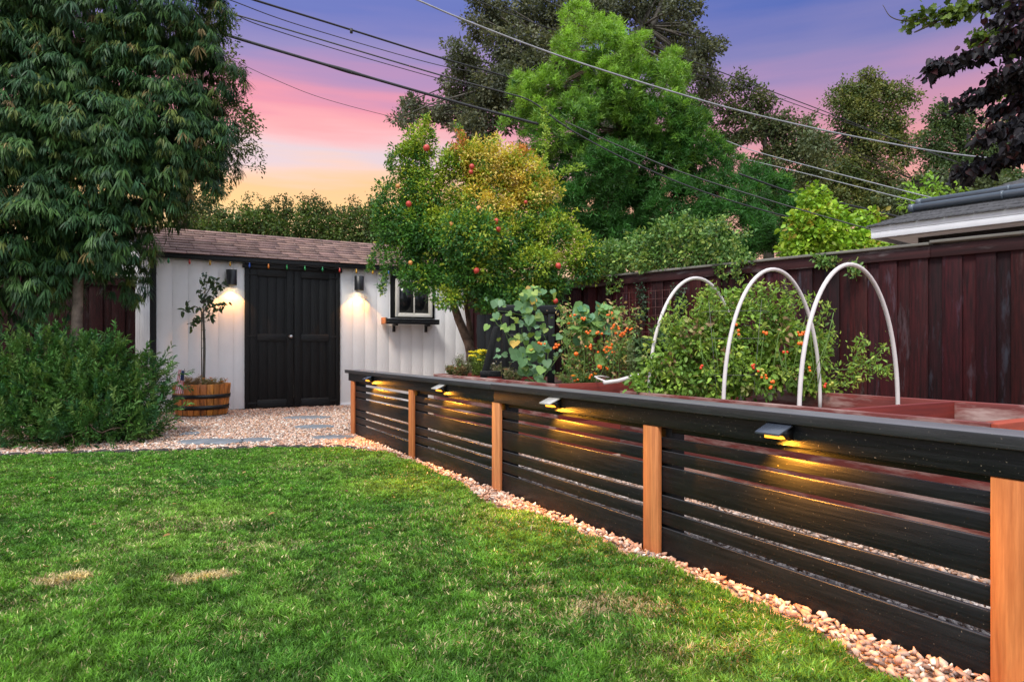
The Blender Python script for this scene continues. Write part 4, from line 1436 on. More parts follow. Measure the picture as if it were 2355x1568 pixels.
FP = [(1330, 40, 14, 34), (1400, 62, 13, 34), (1470, 105, 16, 32), (1548, 140, 14, 34), (1212, 205, 12, 30), (1250, 200, 14, 34), (1700, 400, 36, 36), (1820, 500, 44, 38), (1860, 560, 36, 26), (1740, 400, 24, 24), (1312, 100, 28, 42), (1330, 55, 12, 22), (1393, 70, 12, 25), (1385, 120, 32, 45), (1450, 150, 36, 45), (1540, 160, 22, 35), (1525, 195, 38, 40), (1330, 175, 55, 55), (1430, 210, 85, 65), (1205, 225, 20, 35), (1245, 225, 32, 35), (1195, 290, 28, 38), (1235, 290, 40, 45), (1310, 280, 75, 60), (1420, 300, 95, 75), (1525, 280, 80, 70),
      (1580, 320, 55, 65), (1290, 380, 55, 60), (1380, 390, 85, 70), (1500, 390, 100, 75), (1620, 380, 70, 60), (1320, 470, 60, 50), (1430, 480, 95, 65), (1560, 480, 100, 65), (1680, 440, 60, 50), (1770, 440, 48, 42), (1680, 510, 75, 55), (1780, 510, 62, 50), (1840, 550, 38, 30), (1400, 550, 90, 45), (1530, 560, 90, 45), (1650, 580, 80, 35), (1760, 570, 70, 30), (1270, 450, 35, 40)]
L = lobes_px([(x, y + (18 if y < 170 else 6), max(rx - 12, 9), max(ry - 12, 12), .8 * math.sin(i * 2.4)) for i, (x, y, rx, ry) in enumerate(FP)], 15.5)
b0 = at(1500, 900, 16)
root, f = build_tree('fern_pine', 'tall bright green feathery needle tree in the middle', 'tree', b0[:2], [(b0[0], 16, 0), at(1495, 620, 16), at(1470, 450, 16), at(1430, 300, 15.8), at(1390, 140, 15.6)], [.22, .2, .15, .10, .04], L, fernf, M_leaf, M_bark, sub=1)
print('fern verts', f.n)

# big dark oak behind
OAK = [(1075, 190, 62, 55), (1040, 250, 40, 45), (1065, 130, 35, 40), (1110, 260, 60, 45), (1130, 60, 65, 45), (1180, 110, 70, 55), (1150, 190, 65, 50), (1230, 30, 70, 50), (1300, 40, 60, 50), (1360, 20, 60, 45), (1440, 10, 70, 45), (1520, 40, 55, 40), (1570, 20, 40, 35), (1230, 170, 60, 50), (1580, 100, 50, 38), (1620, 120, 40, 30), (1560, 160, 50, 35), (1630, 180, 32, 28),
       (1110, 10, 30, 30), (1080, 300, 35, 30), (1000, 265, 22, 14), (955, 250, 26, 18), (925, 268, 14, 16), (940, 240, 12, 12), (1500, 100, 50, 40), (1290, 120, 60, 50), (1180, 250, 60, 40), (1600, 230, 30, 25), (1100, 330, 40, 30)]
L = lobes_px([(x, y, rx * .92, ry * .90, 1.5 * math.sin(i * 1.9)) for i, (x, y, rx, ry) in enumerate(OAK)] + [(x + rx * 1.05 * math.cos(a), y - ry * 1.1 * math.sin(a), 11, 9) for i, (x, y, rx, ry) in enumerate(OAK) for a in (i * 1.3, i * 1.3 + 2.1)], 24)
b0 = at(1400, 860, 25)
oakcols = [(.085, .10, .060), (.12, .135, .075), (.065, .08, .048), (.16, .165, .09)]
root, f = build_tree('oak_tree', 'huge dark olive oak rising behind the bright green tree', 'tree', b0[:2], [(b0[0], 25, 0), at(1400, 500, 25), at(1410, 300, 25), at(1380, 190, 24.6), at(1440, 100, 24), at(1480, 60, 24)], [.5, .42, .34, .27, .18, .1], L,
                     small_tree_fn(11.5, .30, 34, .12, .6, oakcols, None, .45), M_leaf, M_bark_grey, sub=4)
b = MB(); off = np.array([b0[0], 25, 0])
for pts, r in (([(1410, 300), (1300, 230), (1240, 200), (1195, 180), (1130, 160)], .2), ([(1400, 190), (1460, 130), (1500, 60), (1530, -20)], .2), ([(1240, 200), (1235, 150), (1180, 100)], .1), ([(1300, 230), (1210, 175), (1165, 170)], .09), ([(1380, 190), (1450, 170), (1560, 130), (1620, 110)], .1)):
    b.tube(spline([at(x, y, 24) for x, y in pts], 5) - off, np.linspace(r, r * .3, (len(pts) - 1) * 5 + 1), 7)
b.build('limbs', M_bark_grey, root, 0, True)

for nm, lb, Yv, LL, cols, per, gap in [
    ('oak_tree', 'round topped oak rising against the sky left of the purple leaved branches', 31, [(1930, 225, 32, 30), (1990, 205, 40, 28), (2060, 215, 42, 30), (1960, 265, 55, 42), (2050, 270, 48, 45), (2000, 330, 62, 48), (2075, 340, 45, 45), (1930, 390, 60, 45), (2010, 410, 75, 50), (1900, 450, 60, 45), (2060, 450, 60, 45), (1880, 345, 45, 35), (1850, 425, 70, 45), (1790, 470, 70, 35), (1950, 470, 80, 42), (2060, 492, 70, 34), (1985, 255, 30, 60)], [(.085, .13, .04), (.13, .17, .05), (.22, .23, .065)], 5.0, .3),
    ('oak_tree', 'dark oak partly hidden by the purple leaves at the right', 28, [(2165, 270, 30, 28), (2210, 290, 42, 38), (2150, 330, 40, 45), (2230, 350, 55, 45), (2290, 330, 40, 45), (2170, 400, 60, 45), (2260, 410, 60, 35), (2320, 420, 40, 25), (2130, 440, 50, 30)], [(.07, .12, .042), (.10, .15, .05)], 5.5, .3),
    ('oak_tree', 'thin airy oak between the bright green tree and the round topped oak', 26, [(1700, 200, 22, 22), (1740, 235, 38, 28), (1680, 260, 35, 28), (1790, 290, 40, 32), (1730, 300, 45, 35), (1840, 300, 38, 26), (1830, 345, 48, 35), (1770, 370, 50, 38), (1880, 390, 42, 38), (1660, 320, 40, 40), (1820, 430, 40, 30), (1650, 210, 22, 20)], [(.10, .13, .055), (.075, .105, .045), (.15, .16, .065)], 4.6, .1),
    ('olive_tree', 'pale grey green tree low over the neighbouring roof', 21, [(2080, 470, 45, 35), (2150, 450, 50, 40), (2200, 440, 40, 30), (2130, 500, 60, 35), (1870, 330, 30, 18), (2270, 430, 35, 22)], [(.13, .165, .07), (.10, .135, .06)], 5.5, .4)]:
    ex = []
    for (x, y, rx, ry) in LL:
        for _ in range(3):
            a = rng.uniform(-.3, math.pi + .3); ex.append((x + rx * 1.05 * math.cos(a), y - ry * 1.1 * math.sin(a), rng.uniform(7, 15), rng.uniform(6, 12)))
    L = lobes_px([(x, y, rx * .9, ry * .88) for x, y, rx, ry in LL] + ex, Yv)
    cx_ = np.mean([q[0] for q in LL]); b0 = at(cx_, 860, Yv + .5)
    top = at(cx_, min(q[1] for q in LL) + 90, Yv)
    build_tree(nm, lb, 'tree', b0[:2], [(b0[0], b0[1], 0), (b0[0], Yv, top[2] * .5), tuple(top)], [.3, .2, .07] if nm == 'oak_tree' else [.12, .08, .03], L, small_tree_fn(per * 2.1, .32, 30, .125, .6, cols, None, gap), M_leaf, M_bark_dark, sub=3, group='trees beyond the garden')

# hedge behind the shed
HG = [(x, 528 + 8 * math.sin(x * .05), 40, 42 + 5 * math.sin(x * .09)) for x in range(400, 960, 29)]
L = lobes_px(HG, 13.6)
def hedgef(f, lobes):
    P, O = clumps(lobes, 42, .5)
    broadleaf(f, P, O, .17, 17, .072, .5, lambda P, O: colmix(len(P), [(.09, .155, .035), (.12, .19, .04), (.07, .12, .035), (.15, .2, .05)], None, .25), T_OVAL, .8, .1)
    for x in np.r_[rng.uniform(540, 870, 46), rng.uniform(430, 870, 14)]:
        h = rng.uniform(12, 55) if 520 < x < 860 else rng.uniform(5, 18)
        S = spline([at(x, 500, 13.6), at(x + rng.uniform(-5, 5), 500 - h * .6, 13.6), at(x + rng.uniform(-12, 12), 500 - h, 13.6)], 9)
        S = np.repeat(S, 4, 0) + rng.normal(size=(len(S) * 4, 3)) * .035; n = len(S)
        f.add(S, unit(n), unit(n), .055, .5, colmix(n, [(.08, .12, .035), (.11, .12, .04)], None, .3), T_OVAL)
b0 = at(640, 800, 13.7)
build_tree('hedge', 'untrimmed green hedge behind the shed roof with wispy shoots', 'hedge', b0[:2], [(b0[0], b0[1], 0), (b0[0], 13.7, 1.8)], [.08, .06], L, hedgef, M_leaf, M_bark, sub=2)

# lime green tree over the fence
L = lobes_px([(1875, 455, 32, 28), (1850, 500, 34, 30), (1900, 500, 45, 32), (1880, 550, 60, 32), (1960, 545, 50, 32), (2030, 560, 60, 24), (2110, 572, 50, 16), (2000, 510, 22, 26), (1835, 540, 40, 34), (1850, 575, 50, 22), (1960, 575, 80, 20), (1925, 520, 34, 22)], 11.2)
b0 = at(1930, 800, 11.4)
build_tree('lime_green_tree', 'lime green young tree showing over the red fence beside the white eave', 'tree', b0[:2], [(b0[0], 11.4, 0), at(1930, 620, 11.3), at(1900, 500, 11.2)], [.07, .06, .03], L,
           small_tree_fn(44, .15, 15, .085, .75, [(.30, .48, .04), (.22, .40, .035), (.38, .50, .05), (.42, .33, .05)], [.4, .35, .2, .05], .45, T_HEX, .3), M_leaf, M_bark, sub=2)
L = lobes_px([(2100, 440, 10, 18), (2145, 425, 12, 22), (2120, 455, 24, 16), (2090, 470, 20, 12), (2195, 440, 16, 14)], 13)
b0 = at(2130, 700, 13)
build_tree('lime_green_tree', 'small tips of a yellow green tree just above the grey roof pipes', 'tree', b0[:2], [(b0[0], 13, 0), at(2130, 470, 13)], [.06, .03], L,
           small_tree_fn(26, .14, 14, .085, .6, [(.28, .46, .05), (.2, .38, .04)], None, .3, T_HEX), M_leaf, M_bark, sub=1)

# climber on top of the red fence
def fY(px): return (RO + RD * fl(px))[1]
CL = [(1400, 625, 30, 18), (1440, 600, 38, 30), (1480, 570, 45, 35), (1540, 545, 48, 35), (1600, 530, 42, 32), (1650, 545, 38, 30), (1520, 600, 70, 28), (1600, 590, 60, 24), (1665, 585, 38, 18), (1690, 600, 24, 12), (1420, 640, 28, 14), (1400, 580, 26, 26)]
L = [(at(x, y, fY(x) + .12), np.array([rx, 42, ry]) * fY(x) / F) for x, y, rx, ry in CL]
def climbf(f, lobes):
    cf = lambda P, O: colmix(len(P), [(.12, .24, .055), (.18, .32, .075), (.08, .17, .045), (.32, .42, .10)], None, .25)
    P, O = clumps(lobes, 120, .5)
    broadleaf(f, P, O, .09, 10, .052, .62, cf, T_HEX, .8, .15)
    for pts in ([(1560, 530), (1570, 505), (1578, 492)], [(1500, 545), (1510, 520), (1530, 500)], [(1640, 530), (1655, 505), (1668, 495)], [(1470, 560), (1440, 555), (1425, 570)], [(1680, 560), (1700, 545), (1722, 535)], [(1690, 605), (1712, 600), (1730, 590)],
                [(1430, 645), (1415, 665), (1395, 670)], [(1650, 600), (1660, 625), (1665, 640)], [(1875, 590), (1890, 603), (1910, 600)], [(1890, 600), (1900, 606), (1925, 597)], [(1960, 605), (1968, 620), (1962, 632)], [(1700, 610), (1690, 625), (1700, 640)]):
        S = spline([at(x, y, fY(x) - .08) for x, y in pts], 9)
        S = np.repeat(S, 4, 0) + rng.normal(size=(len(S) * 4, 3)) * .03; n = len(S)
        f.add(S, unit(n) + np.array([0, -.2, .1]), unit(n) + np.array([0, -.7, .7]), .048, .62, cf(S, S), T_HEX)
b0 = RO + RD * fl(1560) + np.array((.18, .18))
build_tree('climbing_vine', 'pale green climber spilling over the top of the red fence', 'vine', b0, [(b0[0], b0[1], 0), (b0[0], b0[1], 1.9)], [.03, .025], L, climbf, M_leaf, M_twig, sub=1)
# thin ivy on the wire mesh
f = Foliage()
for x, y0, y1 in ((1475, 655, 740), (1560, 660, 720)):
    S = spline([at(x, y0, fY(x) - .08), at(x + 5, (y0 + y1) / 2, fY(x) - .08), at(x - 2, y1, fY(x) - .08)], 30)
    S = np.repeat(S, 4, 0) + rng.normal(size=(len(S) * 4, 3)) * .04; n = len(S)
    f.add(S, unit(n) - np.array([0, 0, .5]), unit(n) + np.array([-.5, -1, .2]), .035, .7, colmix(n, [(.035, .065, .035)], None, .4), T_OVAL)
tag(f.build('ivy', M_leaf), 'dark ivy strands hanging on the rusty wire mesh', 'ivy')

# purple leaved tree reaching in from the right
T_HEART = (np.array([(0, 0, 0), (-.30, -.06, .05), (-.46, .22, .16), (-.30, .62, .12), (0, 1, -.12), (.30, .62, .12), (.46, .22, .16), (.30, -.06, .05), (0, .4, -.04)], float),
           [np.array([(0, 8, 2, 1), (0, 7, 6, 8), (8, 4, 3, 2), (8, 6, 5, 4)])])
bx0 = np.array([5.1, 4.4, 0]); prt = thing('purple_leaved_tree', 'dark purple heart leaved tree reaching in at the upper right', 'tree', bx0)
b = MB(); b.tube(np.array([(5.1, 4.4, 0), (5.05, 4.4, 1.2), (5.0, 4.45, 2.4), (4.95, 4.5, 3.6)]) - bx0, [.08, .07, .05, .03], 8)
f = Foliage()
PB = [([(2600, 150), (2420, 112), (2330, 108), (2250, 128), (2180, 148), (2140, 162)], 4.7), ([(2620, 220), (2430, 190), (2330, 192), (2260, 218), (2205, 245)], 4.6), ([(2620, 320), (2420, 280), (2340, 290), (2290, 300), (2262, 318)], 4.5),
      ([(2640, 420), (2420, 335), (2350, 352), (2290, 372), (2240, 388), (2205, 402)], 4.7), ([(2600, 60), (2420, 20), (2340, 30), (2290, 45)], 4.7), ([(2600, 110), (2400, 60), (2340, 75), (2300, 90)], 4.5), ([(2600, 200), (2420, 150), (2350, 160), (2300, 170)], 4.4), ([(2600, 280), (2420, 235), (2340, 240), (2290, 255)], 4.8),
      ([(2600, 60), (2420, -20), (2330, -10), (2270, 10)], 4.8), ([(2600, 360), (2430, 300), (2370, 320), (2330, 335)], 4.3)]
for pts, Yv in PB:
    S = spline([at(x, y, Yv) for x, y in pts], 10)
    b.tube(S - bx0, np.linspace(.014, .003, len(S)), 6)
    S2 = spline([at(x, y, Yv) for x, y in pts[1:]], 18)
    S2 = np.repeat(S2, 6, 0) + rng.normal(size=(len(S2) * 6, 3)) * np.array([.035, .05, .028]); n = len(S2)
    D = unit(n) * .75 + np.array([-.25, -.1, -.8])
    f.add(S2 - bx0, D, unit(n) * .9 + np.array([0, -.5, .5]), .042 + .026 * rng.random(n), .8, colmix(n, [(.022, .019, .022), (.016, .015, .018), (.04, .012, .014)], [.5, .4, .1], .3), T_HEART)
S = np.array([at(rng.uniform(2318, 2400), rng.uniform(-10, 345), 4.6) for _ in range(250)]); n = len(S)
f.add(S - bx0, unit(n) * .8 + np.array([-.2, 0, -.8]), unit(n) + np.array([0, -.5, .5]), .055, .8, colmix(n, [(.030, .020, .030), (.05, .015, .02), (.09, .13, .02)], [.7, .2, .1], .3), T_HEART)
b.build('trunk', M_twig, prt, 0, True); f.build('crown', M_leaf_gloss, prt)
# green branch at the top right
bx0 = np.array([6.0, 5.6, 0]); prt = thing('maple_tree', 'thin branch with small lobed green leaves at the top right corner', 'tree', bx0)
b = MB(); b.tube(np.array([(6.0, 5.6, 0), (6.0, 5.6, 2.5), (5.9, 5.6, 4.4)]) - bx0, [.09, .08, .05], 8)
f = Foliage()
for pts in ([(2640, -60), (2400, -25), (2300, -5), (2230, 18), (2160, 35), (2090, 48), (2050, 40), (2030, 12)], [(2230, 18), (2170, 42), (2110, 72), (2102, 74)], [(2420, 100), (2310, 80), (2270, 92), (2250, 88)]):
    S = spline([at(x, y, 5.6) for x, y in pts], 10)
    b.tube(S - bx0, np.linspace(.016, .002, len(S)), 6)
    S2 = spline([at(x, y, 5.6) for x, y in pts[:-2 if len(pts) > 4 else None]], 22)
    S2 = np.repeat(S2, 4, 0) + rng.normal(size=(len(S2) * 4, 3)) * .035; n = len(S2)
    if len(pts) == 4 and pts[0][0] == 2230: S2 = S2[:n // 3]; n = len(S2)
    f.add(S2 - bx0, unit(n) * .8 + np.array([-.2, 0, -.5]), unit(n) + np.array([0, -.5, .5]), .05, .9, colmix(n, [(.09, .15, .02), (.13, .2, .025), (.06, .10, .02)], None, .3), T_LOBED)
S = np.array([at(rng.uniform(2290, 2420), rng.uniform(-20, 330), 5.4) for _ in range(50)]); n = len(S)
f.add(S - bx0, unit(n), unit(n), .055, .9, colmix(n, [(.09, .15, .02)], None, .3), T_LOBED)
b.build('trunk', M_twig, prt, 0, True); f.build('crown', M_leaf, prt)

# ------------------------------------------------------------------ sapling, dry flowers and flag in the barrel
sb0 = at(468, 872, 9.12)
sap = thing('sapling', 'young fruit sapling tied to a stake in the barrel planter', 'sapling', (sb0[0], sb0[1], .38))
off = np.array([sb0[0], sb0[1], .38])
b = MB()
def stem(pts, r0, r1, Yv=9.1):
    S = spline([at(x, y, Yv) for x, y in pts], 6); b.tube(S - off, np.linspace(r0, r1, len(S)), 7); return S
stem([(468, 900), (469, 860), (470, 790), (467, 720)], .019, .016)
tw = [[(467, 720), (470, 690), (474, 660), (482, 635)], [(467, 720), (478, 700), (492, 680), (505, 662), (514, 650)], [(467, 720), (450, 705), (430, 712), (418, 716)], [(468, 735), (455, 730), (446, 740), (440, 755)],
      [(470, 700), (463, 690), (462, 665), (476, 628)], [(474, 690), (490, 700), (505, 700), (518, 696)], [(472, 680), (485, 660), (492, 648), (498, 640)], [(470, 712), (482, 722), (484, 735)]]
f = Foliage()
for p in tw:
    S = stem(p, .007, .0025)
    S = np.repeat(S[4:], 2, 0) + rng.normal(size=(len(S[4:]) * 2, 3)) * .02
    kk = rng.random(len(S)) < .75; S = S[kk]; n = len(S)
    f.add(S - off, unit(n) + np.array([0, -.2, -.35]), unit(n) + np.array([0, -.5, .5]), .062 + .035 * rng.random(n), .62, colmix(n, [(.05, .095, .04), (.07, .12, .045), (.035, .06, .03)], None, .3), T_HEX)
b.build('trunk', M_bark_grey, sap, 0, True); f.build('leaves', M_leaf, sap)
b = MB(); b.tube(np.array([at(464, 880, 9.14), at(463, 715, 9.14)]) - off, .007, 6); b.build('stake', M_twig, sap)
b = MB()
for y in (722, 738, 758, 778, 800): b.tube(np.array([at(462, y, 9.10), at(473, y + 1, 9.10), at(473, y + 2, 9.17), at(462, y, 9.17)]) - off, .003, 5)
b.build('tie', plain('green_tie', (.01, .14, .11), .5), sap)

def tuft_plant(name, label, cat, x, y, Yv, wpx, hpx, nst, leafc, flower=None, group=None, z0=None, stemr=.002, lsz=.03, lpd=5, ftag='flower', fsz=.02, nfl=10, mat=None):
    base = at(x, y, Yv)
    r = thing(name, label, cat, tuple(base), 0, group)
    b = MB(); f = Foliage(); tips = []
    for i in range(nst):
        dx = rng.uniform(-wpx, wpx) / 2; h = hpx * rng.uniform(.5, 1)
        Q = spline([at(x + dx * .5, y + 4, Yv), at(x + dx * .8, y - h * .5, Yv + rng.uniform(-.08, .08)), at(x + dx * 1.1, y - h, Yv + rng.uniform(-.15, .15))], 6) - base
        b.tube(Q, np.linspace(stemr, stemr * .5, len(Q)), 5)
        S = np.repeat(Q[2:], lpd, 0) + rng.normal(size=(len(Q[2:]) * lpd, 3)) * .012; n = len(S)
        f.add(S, unit(n) + np.array([0, 0, .3]), unit(n) + np.array([0, -.3, .6]), lsz * (.6 + .8 * rng.random(n)), .35, colmix(n, leafc, None, .3), T_OVAL)
        tips.append(Q[-1])
    b.build('stems', M_stem if mat is None else mat, r, 0, True); f.build('leaves', M_leaf, r)
    if flower:
        for t_ in tips[:nfl]:
            g = Foliage(); k = 12; a = np.arange(k) * 2 * np.pi / k
            Dd = np.stack([np.cos(a), np.sin(a) * .8 - .2, .35 + .3 * (np.arange(k) % 2)], 1)
            g.add(np.tile(t_, (k, 1)), Dd, np.array([0, -.4, 1.0]) + Dd * .1, fsz, .55, colmix(k, [flower], None, .15), T_HEX)
            g.build(ftag, M_leaf, r)
    return r


tuft_plant('dried_flowers', 'dried brown flowers at the left side in the barrel planter', 'dried flowers', 445, 890, 9.1, 56, 28, 26, [(.30, .19, .10), (.38, .26, .15), (.22, .14, .07)], mat=M_twig, lsz=.022)
tuft_plant('dried_flowers', 'dried brown and orange flowers right of the sapling stem in the barrel', 'dried flowers', 492, 889, 9.0, 60, 22, 26, [(.30, .19, .10), (.40, .24, .12), (.12, .2, .05)], (.75, .22, .02), mat=M_twig, lsz=.022, nfl=5, fsz=.022)

# small flag leaning on the barrel
fp = at(419, 905, 8.55)
fg = thing('small_flag', 'small striped hand flag leaning at the left of the barrel', 'flag', (fp[0], fp[1], .0))
b = MB(); b.tube([(.0, .0, .0), (.005, 0, .35), (.03, .0, .66)], .0032, 6); b.build('flag_stick', M_twig, fg)
b = MB()
nx, nz_ = 7, 14
def fpt(u, v):   # u along the fly (hanging down), v across
    return (.026 - .012 * (1 - u) * 0 - .13 * v * (.5 + .5 * u) + .045 * u * 0, -.012 * math.sin(v * 9 + u * 3) - .006, .635 - .29 * u + .085 * v * (1 - u) * .2)
N_U, N_V = 14, 13
for i in range(N_U):
    for j in range(N_V):
        u0, u1, v0, v1 = i / N_U, (i + 1) / N_U, j / N_V, (j + 1) / N_V
        c = (.55, .03, .04) if j % 2 == 0 else (.75, .73, .72)
        if u0 < .42 and j < 7: c = (.02, .035, .13)
        b.add([fpt(u0, v0), fpt(u1, v0), fpt(u1, v1), fpt(u0, v1)], [(0, 1, 2, 3)], c)
m, n_, l_, bb = mat_base('flag_cloth'); l_.new(attr(n_), bb.inputs['Base Color']); bb.inputs['Roughness'].default_value = .8
o = b.build('flag_cloth', m, fg); sd = o.modifiers.new('t', 'SOLIDIFY'); sd.thickness = .001

# ------------------------------------------------------------------ garden plants
def vines(b, segs, off, r=.004):
    for pts, Yv in segs:
        S = spline([at(x, y, Yv) for x, y in pts], 6); b.tube(S - off, np.linspace(r, r * .5, len(S)), 5)


# squash vine
sq0 = at(1235, 872, 6.6); off = sq0
sqv = thing('squash_vine', 'squash vine with big lobed blue green leaves climbing the black trellis', 'vine', tuple(sq0))
b = MB(); vines(b, [([(1230, 880), (1215, 820), (1200, 760), (1215, 700), (1225, 670)], 6.6), ([(1250, 880), (1260, 800), (1230, 740), (1180, 720), (1145, 715)], 6.5), ([(1240, 880), (1270, 840), (1300, 790), (1280, 740)], 6.55), ([(1200, 800), (1160, 760), (1140, 740), (1135, 700)], 6.6), ([(1230, 880), (1200, 850), (1195, 800)], 6.4), ([(1175, 800), (1150, 735), (1130, 700)], 6.7)], off)
b.build('stems', M_stem, sqv, 0, True)
f = Foliage()
LL = [(1225, 680, 32, 28, 26, 0), (1150, 700, 34, 14, 14, 0), (1215, 715, 24, 35, 24, 1), (1235, 755, 45, 28, 22, 0), (1185, 735, 30, 28, 10, 0), (1150, 745, 26, 22, 10, 0), (1225, 800, 42, 35, 30, 1), (1175, 800, 35, 30, 10, 0), (1190, 820, 28, 25, 10, 1), (1220, 855, 34, 26, 16, 1), (1262, 790, 35, 35, 14, 0), (1245, 830, 40, 30, 14, 0), (1290, 760, 25, 35, 8, 0)]
for x, y, rx, ry, n, big in LL:
    n = int(n * .85)
    S = np.array([at(x + rng.normal() * rx * .55, y + rng.normal() * ry * .55, 6.5 + rng.normal() * .1) for _ in range(n)])
    w_ = [.4, .25, .22, .1, .03]
    f.add(S - off, unit(n) * .7 + np.array([0, -.35, -.55]), unit(n) * .35 + np.array([0, -.9, .5]), (.045 + .062 * rng.random(n)) * (1.1 if big else .72), .95,
          colmix(n, [(.12, .24, .10), (.17, .31, .16), (.20, .34, .08), (.30, .40, .09), (.50, .33, .07)], [.34, .26, .22, .15, .03], .25), T_SQ)
f.build('leaves', M_leaf, sqv)
M_orange = plain('ripe_tomato', (.85, .16, .015), .22, 0, .5, .15, 20)
M_redt = plain('red_tomato', (.68, .05, .015), .2, 0, .5, .1, 20)
M_greent = plain('unripe_tomato', (.42, .42, .06), .25, 0, .5, .1, 20)
tm = MB(); tm.lathe([(.001, -.48), (.25, -.42), (.42, -.26), (.5, 0), (.43, .27), (.25, .43), (.08, .46), (.001, .43)], n=16)
tomp = {}


def fruits(parent, off, L_, name='tomato'):
    for x, y, Yv, r, k in L_:
        if k not in tomp:
            o = tm.build(name, [M_orange, M_redt, M_greent][k], parent, 0, True); tomp[k] = o.data
        else:
            o = bpy.data.objects.new(name, tomp[k]); COL.objects.link(o); o.parent = parent
        o.location = Vector(at(x, y, Yv) - off); s = 2 * r * Yv / F; o.scale = (s, s, s * rng.uniform(.9, 1.15)); o.rotation_euler = (rng.uniform(-.6, .6), rng.uniform(-.6, .6), 0)


# cherry tomato plant of the far bed
ct0 = at(1390, 880, 6.2); off = ct0
ctp = thing('cherry_tomato_plant', 'straggly cherry tomato plant with orange fruit left of the hoops', 'tomato plant', tuple(ct0))
b = MB(); f = Foliage()
for i in range(34):
    x0 = rng.uniform(1300, 1455); h = rng.uniform(60, 175); x1 = x0 + rng.uniform(-35, 35)
    Yv = 6.2 + rng.normal() * .15
    S = spline([at(x0, 882, Yv), at((x0 + x1) / 2 + rng.uniform(-20, 20), 882 - h * .5, Yv), at(x1, 882 - h, Yv), at(x1 + rng.uniform(-30, 30), 882 - h + rng.uniform(-15, 12), Yv - .05)], 7)
    b.tube(S - off, np.linspace(.0045, .002, len(S)), 5)
    S = np.repeat(S[3:], 4, 0) + rng.normal(size=(len(S[3:]) * 4, 3)) * .04; n = len(S)
    f.add(S - off, unit(n) + np.array([0, -.2, -.3]), unit(n) + np.array([0, -.5, .5]), .038 * (.6 + .8 * rng.random(n)), .5, colmix(n, [(.20, .32, .07), (.13, .24, .06), (.40, .38, .10), (.50, .34, .14), (.32, .2, .1)], [.35, .25, .18, .12, .1], .25), T_HEX)
b.build('stems', M_stem, ctp, 0, True)
for x, y, rx, ry, n in ((1345, 712, 36, 12, 14), (1385, 715, 30, 14, 12), (1320, 735, 26, 18, 8), (1375, 745, 30, 16, 8), (1340, 770, 40, 25, 8), (1400, 820, 40, 30, 8)):
    S = np.array([at(x + rng.normal() * rx * .6, y + rng.normal() * ry * .6, 6.1) for _ in range(n)])
    f.add(S - off, unit(n) * .7 + np.array([0, -.35, -.5]), unit(n) * .4 + np.array([0, -.8, .6]), .06 + .07 * rng.random(n), .95, colmix(n, [(.11, .25, .13), (.16, .31, .10), (.22, .36, .09)], None, .2), T_SQ)
f.build('leaves', M_leaf, ctp)
FR = []
for cx_, cy_, n, s in ((1404, 722, 4, 8), (1408, 732, 2, 6), (1415, 752, 6, 11), (1424, 770, 7, 12), (1446, 760, 4, 8), (1378, 763, 4, 8), (1352, 765, 3, 7), (1343, 733, 3, 8), (1304, 742, 2, 5), (1246, 787, 3, 8), (1278, 797, 4, 10), (1354, 798, 5, 9), (1387, 806, 7, 14), (1400, 806, 6, 12), (1403, 790, 3, 8), (1377, 845, 3, 6), (1395, 846, 2, 5), (1362, 865, 3, 10), (1323, 877, 2, 6), (1316, 725, 3, 6)):
    for _ in range(n): FR.append((cx_ + rng.uniform(-s, s), cy_ + rng.uniform(-s * .6, s * .6), 5.95, rng.uniform(2.4, 3.6), 0))
FR.append((1325, 814, 5.95, 5.6, 0)); FR.append((1378, 843, 5.95, 4.8, 0))
fruits(ctp, off, FR)

# large tomato bush in the nearer bed
tb0 = at(1700, 890, 4.6); off = tb0
tbp = thing('tomato_bush', 'large sprawling green tomato bush growing through the white hoops', 'tomato plant', tuple(tb0))
f = Foliage()
TB = [(1540, 830, 60, 55), (1600, 770, 60, 60), (1560, 880, 70, 35), (1660, 720, 50, 50), (1660, 820, 80, 60), (1740, 750, 65, 65), (1730, 860, 90, 45), (1640, 880, 80, 35), (1800, 790, 60, 65), (1830, 860, 60, 45), (1870, 800, 35, 45), (1490, 885, 35, 20), (1880, 890, 40, 25)]
L = lobes_px(TB, 4.6)
L = [(c, np.array([r[0], min(r[1], .26), r[2]])) for c, r in L]
tcols = [(.21, .35, .05), (.27, .41, .06), (.14, .26, .045), (.36, .45, .08), (.36, .36, .12), (.34, .22, .11)]
P, O = clumps(L, 230, .45)
broadleaf(f, P, O, .05, 10, .040, .62, lambda P, O: colmix(len(P), tcols, [.27, .25, .22, .14, .07, .05], .25), T_HEX, .8, .25)
b = MB()
shoots = [([(1600, 740), (1612, 700), (1622, 660)], 1.0), ([(1650, 720), (1700, 690), (1712, 655)], 1), ([(1730, 720), (1748, 680), (1742, 648)], 1.1), ([(1720, 720), (1705, 690), (1690, 668)], 1), ([(1760, 720), (1772, 690), (1785, 658)], 1.1), ([(1800, 740), (1835, 700), (1862, 690)], 1), ([(1840, 760), (1880, 740), (1905, 700)], .8),
          ([(1570, 760), (1550, 720), (1580, 690)], .9), ([(1880, 840), (1940, 850), (2000, 830), (2040, 790)], .8), ([(1960, 845), (1975, 800), (1985, 780)], .8), ([(2000, 840), (2030, 850), (2046, 860)], .6), ([(1900, 880), (1950, 880), (1985, 860)], .8), ([(1870, 810), (1900, 790), (1915, 770)], .8), ([(1620, 760), (1640, 700), (1635, 670)], .9), ([(1800, 720), (1815, 690), (1808, 665)], .8), ([(1540, 770), (1525, 750), (1540, 735)], .8)]
